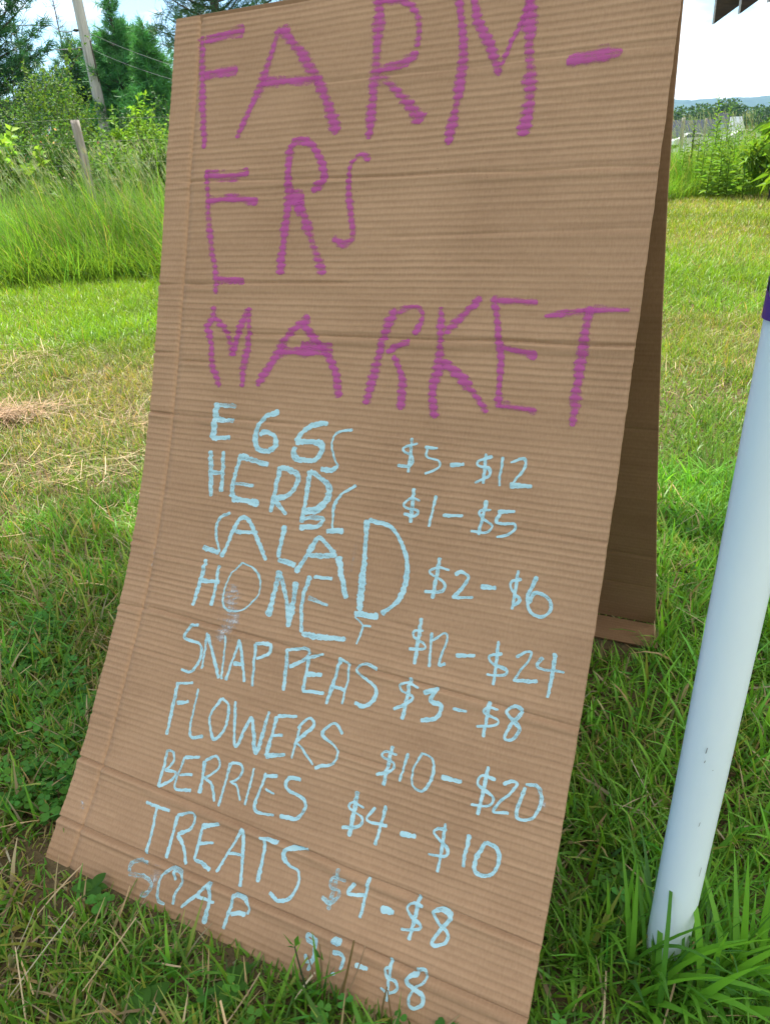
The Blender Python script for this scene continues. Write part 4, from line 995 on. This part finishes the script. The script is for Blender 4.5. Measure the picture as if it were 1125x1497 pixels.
lawn(b, 50000, .2, 4.2, 105, 255, (.03, .08), (.006, .010), 2, (.110, .230, .026))
lawn(b, 45000, 4.2, 9, -75, -39, (.04, .10), (.006, .010), 2, (.10, .22, .022))
lawn(b, 45000, 4.2, 9, 39, 75, (.04, .10), (.006, .010), 2, (.10, .22, .022))
tag(b.build('lawn_grass', M_GRASS), kind='stuff')

# cut straw and dead stalks lying on and among the grass
def straw(b, n, r0, r1, a0, a1, lr, wr, thr, tint=(.40, .32, .19), zmax=.03):
    x, y = wedge(n, r0, r1, a0, a1); m_ = (rng.random(n) < dry(x, y) ** 1.5 * 1.25 + thr) & under_edge(x, y) & (np.hypot(x - PB[0], y - PB[1]) > .09)
    q = np.stack([x, y], 1) - BLc; t_ = q @ BACK; s_ = q @ UXh
    m_ &= ~((s_ > -.06) & (s_ < W_ + .06) & (t_ > -.05) & (t_ < 1.05))
    x, y = x[m_], y[m_]; n = len(x)
    L_s = U(lr[0], lr[1], n) * rng.random(n) ** .5; a = U(0, 6.28, n); tilt = np.abs(rng.normal(.06, .2, n))
    z = terrain(x, y) + U(.006, zmax, n)
    c = jit(tint, n, .22, .08)
    blades(b, np.stack([x, y, z], 1), L_s, U(wr[0], wr[1], n), a, np.pi / 2 - tilt, rng.normal(.05, .35, n), c, seg=3, tipw=.75, twist=a + np.pi / 2 + rng.normal(0, .5, n))
b = Buf()
straw(b, 8000, .4, 2.6, -52, 52, (.03, .15), (.0016, .0046), .10)
straw(b, 11000, 2.6, 5.4, -42, 42, (.04, .16), (.002, .004), .05, (.33, .28, .15))
straw(b, 15000, 5.4, 12.5, -40, 40, (.05, .14), (.003, .006), .0, (.36, .32, .15))
# two raked heaps of reddish hay on the left
for hx, hy, rx, ry, n in ((-1.80, 3.42, .28, .12, 950), (-1.12, 2.66, .34, .2, 150), (-.95, 3.2, .5, .3, 250), (-2.3, 4.5, .6, .3, 450)):
    x = hx + rng.normal(0, rx * .5, n); y = hy + rng.normal(0, ry * .5, n); a = rng.normal(0, .9, n) + (rng.random(n) < .5) * np.pi
    blades(b, np.stack([x, y, terrain(x, y) + U(.012, .065, n)], 1), U(.05, .2, n), U(.0018, .004, n), a, np.pi / 2 - rng.normal(.03, .16, n), rng.normal(.1, .3, n), jit((.38, .26, .16) if hy < 4 and hy > 3 else (.42, .33, .19), n, .2, .06), seg=3, tipw=.7, twist=a + np.pi / 2 + rng.normal(0, .6, n))
tag(b.build('cut_straw', M_STRAW), kind='stuff')

# clover and small round leaves
b = Buf()
def clover(n, xr, yr, size, thr):
    x = U(xr[0], xr[1], n); y = U(yr[0], yr[1], n)
    m_ = fbm(x * 4.5, y * 4.5, 151) > thr; x, y = x[m_], y[m_]
    h = U(.018, .055, len(x)); ok, h = keep(x, y, h); x, y, h = x[ok], y[ok], h[ok]; n = len(x)
    q = np.stack([x, y], 1) - BLc; t_ = q @ BACK; s_ = q @ UXh; m_ = ~((s_ > -.03) & (s_ < W_ + .03) & (t_ > -.02) & (t_ < 1.05)) & ~((s_ > .28) & (s_ < 1.1) & (t_ > -.3) & (t_ < 0) & (rng.random(len(x)) < .85)); x, y, h = x[m_], y[m_], h[m_]; n = len(x)
    c = np.stack([x + rng.normal(0, .01, n), y + rng.normal(0, .01, n), terrain(x, y) + h], 1)
    sz = U(size[0], size[1], n); a0 = U(0, 6.28, n); tn = jit((.075, .225, .036), n, .2, .08)
    nrm = np.stack([rng.normal(0, .3, n), rng.normal(0, .3, n), np.ones(n)], 1); nrm /= np.linalg.norm(nrm, axis=1)[:, None]
    ex = np.cross(nrm, np.array([0, 1., 0])); ex /= np.linalg.norm(ex, axis=1)[:, None]; ey = np.cross(nrm, ex)
    sh = np.array([(0, 0, 0), (.45, -.42, .10), (.85, -.46, .12), (1.08, -.2, .06), (1.0, 0, 0), (1.08, .2, .06), (.85, .46, .12), (.45, .42, .10)])
    for k in range(3):
        a = a0 + k * 2.094 + rng.normal(0, .12, n)
        e1 = ex * np.cos(a)[:, None] + ey * np.sin(a)[:, None]; e2 = -ex * np.sin(a)[:, None] + ey * np.cos(a)[:, None]
        v = c[:, None] + sz[:, None, None] * (sh[None, :, 0:1] * e1[:, None] + sh[None, :, 1:2] * e2[:, None] + sh[None, :, 2:3] * nrm[:, None])
        i = (np.arange(n) * 8)[:, None]
        f = np.concatenate([i + np.array([[0, 1, 2, 3]]), i + np.array([[0, 3, 4, 4]])[:, :3] * 1, i + np.array([[0, 4, 5]]), ]) if False else None
        q1 = i + np.array([[0, 1, 2, 3]]); q2 = i + np.array([[0, 5, 6, 7]]); t1 = i + np.array([[0, 3, 4]]); t2 = i + np.array([[0, 4, 5]])
        b.add(v.reshape(-1, 3), [q1, q2, t1, t2], np.repeat(tn * U(.85, 1.15), 8, 0))
    blades(b, np.stack([x, y, terrain(x, y)], 1), h * 1.03, np.full(n, .0018), U(0, 6.28, n), np.full(n, .12), np.zeros(n), tn * .9, seg=2, tipw=.8)
clover(7500, (-1.5, .25), (.40, 1.9), (.010, .018), .50)
clover(800, (-1.0, .1), (.45, 1.1), (.013, .020), .50)
clover(1500, (.15, 1.3), (.45, 2.2), (.009, .015), .60)
tag(b.build('clover', M_LEAF), kind='stuff')

# ------------------------------------------------------------ single plants in front
def clump(name, p, label, spec, cat='grass clump', dry_stalks=()):
    """spec: (yaw deg, lean, curl, height, width, tint, dx, dy)"""
    t = empty(name, p, label, cat)
    b = Buf()
    S = np.array([s[:5] for s in spec], float); T = np.array([s[5] for s in spec]); O = np.array([[s[6], s[7], 0] for s in spec])
    blades(b, O, S[:, 3], S[:, 4], np.radians(S[:, 0]), S[:, 1], S[:, 2], T, seg=7, tipw=.06, twist=np.radians(S[:, 0]) + np.pi / 2 + rng.normal(0, .25, len(S)), prof=2.2)
    b.build('blade', M_GRASS, t)
    if len(dry_stalks):
        b = Buf()
        for dx, dy, top, r, c in dry_stalks:
            top = np.array(top); s = np.linspace(0, 1, 6)[:, None]
            pts = np.array([[dx, dy, 0]]) + s * top + np.sin(s * 3) * rng.normal(0, .002, 3)
            tube(b, pts, np.linspace(r, r * .6, 6), 6, np.array(c))
        b.build('stalk', M_STRAW, t)
    return t
G1, G2, G3, DR, RD = (.075, .22, .022), (.115, .30, .028), (.060, .18, .036), (.30, .22, .12), (.13, .08, .035)
c0 = on_ground(985, 1425)
sp = []
for k in range(90):
    sp.append((U(-115, 115), U(.05, .55), U(.1, 1.5), U(.07, .17) if k % 3 else U(.16, .27), U(.005, .0105), (G1, G2, G3)[k % 3], rng.normal(.01, .075), rng.normal(-.005, .032)))
sp += [(95, .20, .35, .19, .009, G2, -.06, .015), (80, .12, .25, .18, .009, G2, -.06, .01), (80, .25, .4, .17, .010, G3, -.03, .0), (350, .55, 1.3, .16, .011, G2, .02, -.01), (20, .2, 1.5, .17, .011, G1, .0, -.02), (320, .35, 1.2, .2, .012, G2, .06, -.01), (250, .2, 1.2, .14, .010, G1, .05, -.03)]
for k in range(34):
    sp.append((U(-115, 100), U(.05, .5), U(.2, 1.4), U(.13, .26), U(.009, .0145), (.13, .34, .03), rng.normal(.02, .07), rng.normal(-.03, .025)))
clump('grass_tuft', (c0[0], c0[1], 0), 'lush broad-bladed grass tuft growing against the foot of the white pole', sp, dry_stalks=[(.0, -.01, (.004, .0, .045), .0035, (.16, .10, .05)), (.012, -.012, (.008, 0, .04), .003, (.22, .14, .07)), (-.03, -.02, (-.02, .0, .05), .0025, (.10, .12, .04))])
c3 = on_ground(925, 1385)
clump('grass_sprout', (c3[0], c3[1], 0), 'upright two-bladed grass sprout between the sign edge and the foot of the pole', [(150, .05, .10, .14, .010, (.12, .33, .03), 0, 0), (20, .12, .25, .14, .010, (.12, .33, .03), .004, 0), (300, .15, .3, .11, .008, (.09, .27, .03), -.01, .01), (60, .1, .3, .15, .008, (.11, .30, .03), -.012, .015), (60, .3, .8, .12, .009, (.12, .30, .03), .01, .01), (330, .5, .9, .13, .008, (.10, .28, .03), .0, 0)])
c1 = on_ground(462, 1472)
sp = []
for k in range(22):
    sp.append((U(0, 360), U(.05, .5), U(0, .9), U(.035, .085), U(.004, .007), (G1, G2, G3)[k % 3], rng.normal(0, .022), rng.normal(0, .012)))
sp += [(170, .12, .3, .10, .006, G1, -.025, .0), (110, .05, .2, .085, .007, G1, -.02, .005), (60, .25, .3, .08, .007, G1, .01, 0), (200, .7, .5, .075, .006, G2, -.03, 0)]
st_ = [(-.005, .0, (-.014, .012, .118), .0016, (.03, .05, .02)), (.008, .002, (.006, .015, .112), .0018, (.17, .12, .06)), (.010, .004, (.018, .014, .10), .0014, (.30, .22, .12)), (.032, -.004, (.030, .018, .12), .0022, (.15, .11, .04)), (.036, -.004, (.040, .02, .105), .0013, (.32, .22, .13)), (.004, .004, (-.008, .012, .09), .0014, (.2, .13, .07)), (.03, .0, (.02, .01, .055), .0016, (.28, .2, .1))]
cl1 = clump('weed_tuft', (c1[0], c1[1], 0), 'dry-stalked grass tuft standing in front of the lowest price on the sign', sp, dry_stalks=st_)
b = Buf()
leaves(b, np.array([(-.019, .012, .118), (-.019, .012, .117), (-.019, .012, .116), (.014, .016, .10), (.013, .015, .085)]), np.array([(-.35, .0, .8), (.25, .05, .8), (-.6, -.1, .3), (.1, -.1, -.5), (-.2, -.1, .9)]), np.array([.034, .024, .012, .018, .03]), np.array([.008, .009, .006, .009, .007]), np.array([G1, G1, G3, G1, G3]))
b.build('leaf', M_LEAF, cl1)
c2 = on_ground(558, 1510)
clump('weed_tuft', (c2[0], c2[1], 0), 'small forked weed tuft near the bottom right of the sign', [(100, .2, .2, .055, .004, G1, 0, 0), (20, .5, .4, .06, .004, G3, .0, 0), (160, .5, .3, .05, .004, G1, 0, 0), (45, .15, .1, .075, .005, G2, .02, 0), (290, .6, .5, .05, .004, G2, .02, 0)],
      dry_stalks=[(0, 0, (.012, .012, .082), .0018, (.16, .12, .05)), (.016, .0, (-.004, .012, .075), .0015, (.18, .12, .05)), (-.01, .0, (.002, .01, .05), .0014, (.25, .18, .09))])
# broad plantain leaves at the lower left
for px, py, s_, lab in ((140, 1312, .62, 'flat round-leaved plantain tucked under the lower left corner of the sign'), (345, 1455, .7, 'dark oval-leaved plantain below the word SOAP'), (215, 1490, .8, 'broad-leaved plantain at the bottom edge left of the tufts')):
    p = on_ground(px, py); t = empty('plantain', (p[0], p[1], 0), lab, 'weed'); b = Buf()
    for k in range(6):
        a = k * 1.05 + U(-.3, .3); L_p = s_ * U(.035, .06); d_ = np.array([math.cos(a), math.sin(a), U(.15, .55)]); d_ /= np.linalg.norm(d_); s2 = np.cross(d_, [0, 0, 1.]); s2 /= np.linalg.norm(s2); n2 = np.cross(s2, d_)
        tt = np.linspace(0, 1, 9); wv = L_p * .30 * np.sin(np.pi * np.clip(tt * .93 + .05, 0, 1)) ** .8
        mid = np.array([0, 0, .022]) + d_[None] * (tt * L_p)[:, None] - np.array([0, 0, 1.])[None] * (L_p * .25 * tt ** 2)[:, None]
        v = np.concatenate([mid - s2 * wv[:, None] + n2 * wv[:, None] * .25, mid, mid + s2 * wv[:, None] + n2 * wv[:, None] * .25]); i = np.arange(8)
        b.add(v, [np.stack([i, i + 1, i + 10, i + 9], 1), np.stack([i + 9, i + 10, i + 19, i + 18], 1)], np.array([.055, .15, .022]) * U(.8, 1.2))
    b.build('rosette', M_LEAF, t)
# a few pale pebbles right of the pole foot
M_STONE = noise_mat('white_pebble', (.55, .56, .56), (.78, .78, .77), 60, bump=.3)
for k, (px, py, s_, lab) in enumerate(((1046, 1404, .0065, 'white pebble lying in the grass right of the pole foot'), (1077, 1425, .005, 'smaller white pebble nearer the right edge of the lawn'))):
    p = on_ground(px, py); b = Buf(); tube(b, [(-s_, 0, .012), (-s_ * .6, .001, .014), (0, 0, .016), (s_ * .6, -.001, .015), (s_, 0, .012)], [s_ * .15, s_ * .65, s_ * .8, s_ * .6, s_ * .12], 9)
    o = tag(b.build('pebble', M_STONE), lab, 'pebble'); o.location = (p[0], p[1], .016)

# ------------------------------------------------------------ unseen tree added overhead to throw shade on the sign
# crown centred so that its shadow falls on the sign and the ground before it
SHC = np.array([0.0, -.25, 0]) + np.array(SUN_DIR) * (10.0 / SUN_DIR[2]); SHR = (3.3, 1.75)
shade = empty('added_shade_tree', (-4.6, 1.2, 0), 'unseen leafy tree added beyond the left edge so that its crown shades the sign', 'tree')
b = Buf(); so = np.array(shade.location)
tube(b, [(0, 0, -.2), (.05, .05, 2.5), (.3, .3, 5.0), (.9, .9, 7.4)], [.24, .19, .16, .11], 12)
sdv = np.array(SUN_DIR); cx_, cy_, cz_ = SHC
for k in range(9):
    e = np.array([cx_ + U(-2.2, 2.2), cy_ + U(-2., 2.), cz_ + U(-.5, .6)]) - so
    tube(b, [(.6, .6, 6.2), e * .5 + (.2, .2, 3.6), e], [.09, .06, .02], 7)
b.build('trunk', M_BARK, shade)
b = Buf(); n = 36000; cl = 190
cc = np.stack([cx_ + U(-SHR[0], SHR[0], cl), cy_ + U(-SHR[1], SHR[1], cl), cz_ + rng.normal(0, .35, cl)], 1) - so
P = np.repeat(cc, n // cl, 0); d = sphere_dirs(len(P)); P = P + d * rng.random((len(P), 1)) ** .45 * np.array([.8, .8, .4])
leaves(b, P, d * .5 + rng.normal(0, .6, P.shape), U(.10, .17, len(P)), U(.07, .11, len(P)), jit((.07, .16, .03), len(P), .2, .1), up=1.2)
b.build('crown', M_LEAF, shade)

# ------------------------------------------------------------ summer haze in the air
b = Buf(); box(b, (-4300, -4300, -40), (8600, 0, 0), (0, 8600, 0), (0, 0, 210))
mt, nt, out = new_mat('haze_air')
pv = nd(nt, 'ShaderNodeVolumePrincipled'); pv.inputs['Color'].default_value = (.34, .60, 1.0, 1); pv.inputs['Density'].default_value = .00014; pv.inputs['Anisotropy'].default_value = .1
nt.links.new(pv.outputs[0], out.inputs['Volume'])
tag(b.build('haze', mt, smooth=False), kind='stuff')
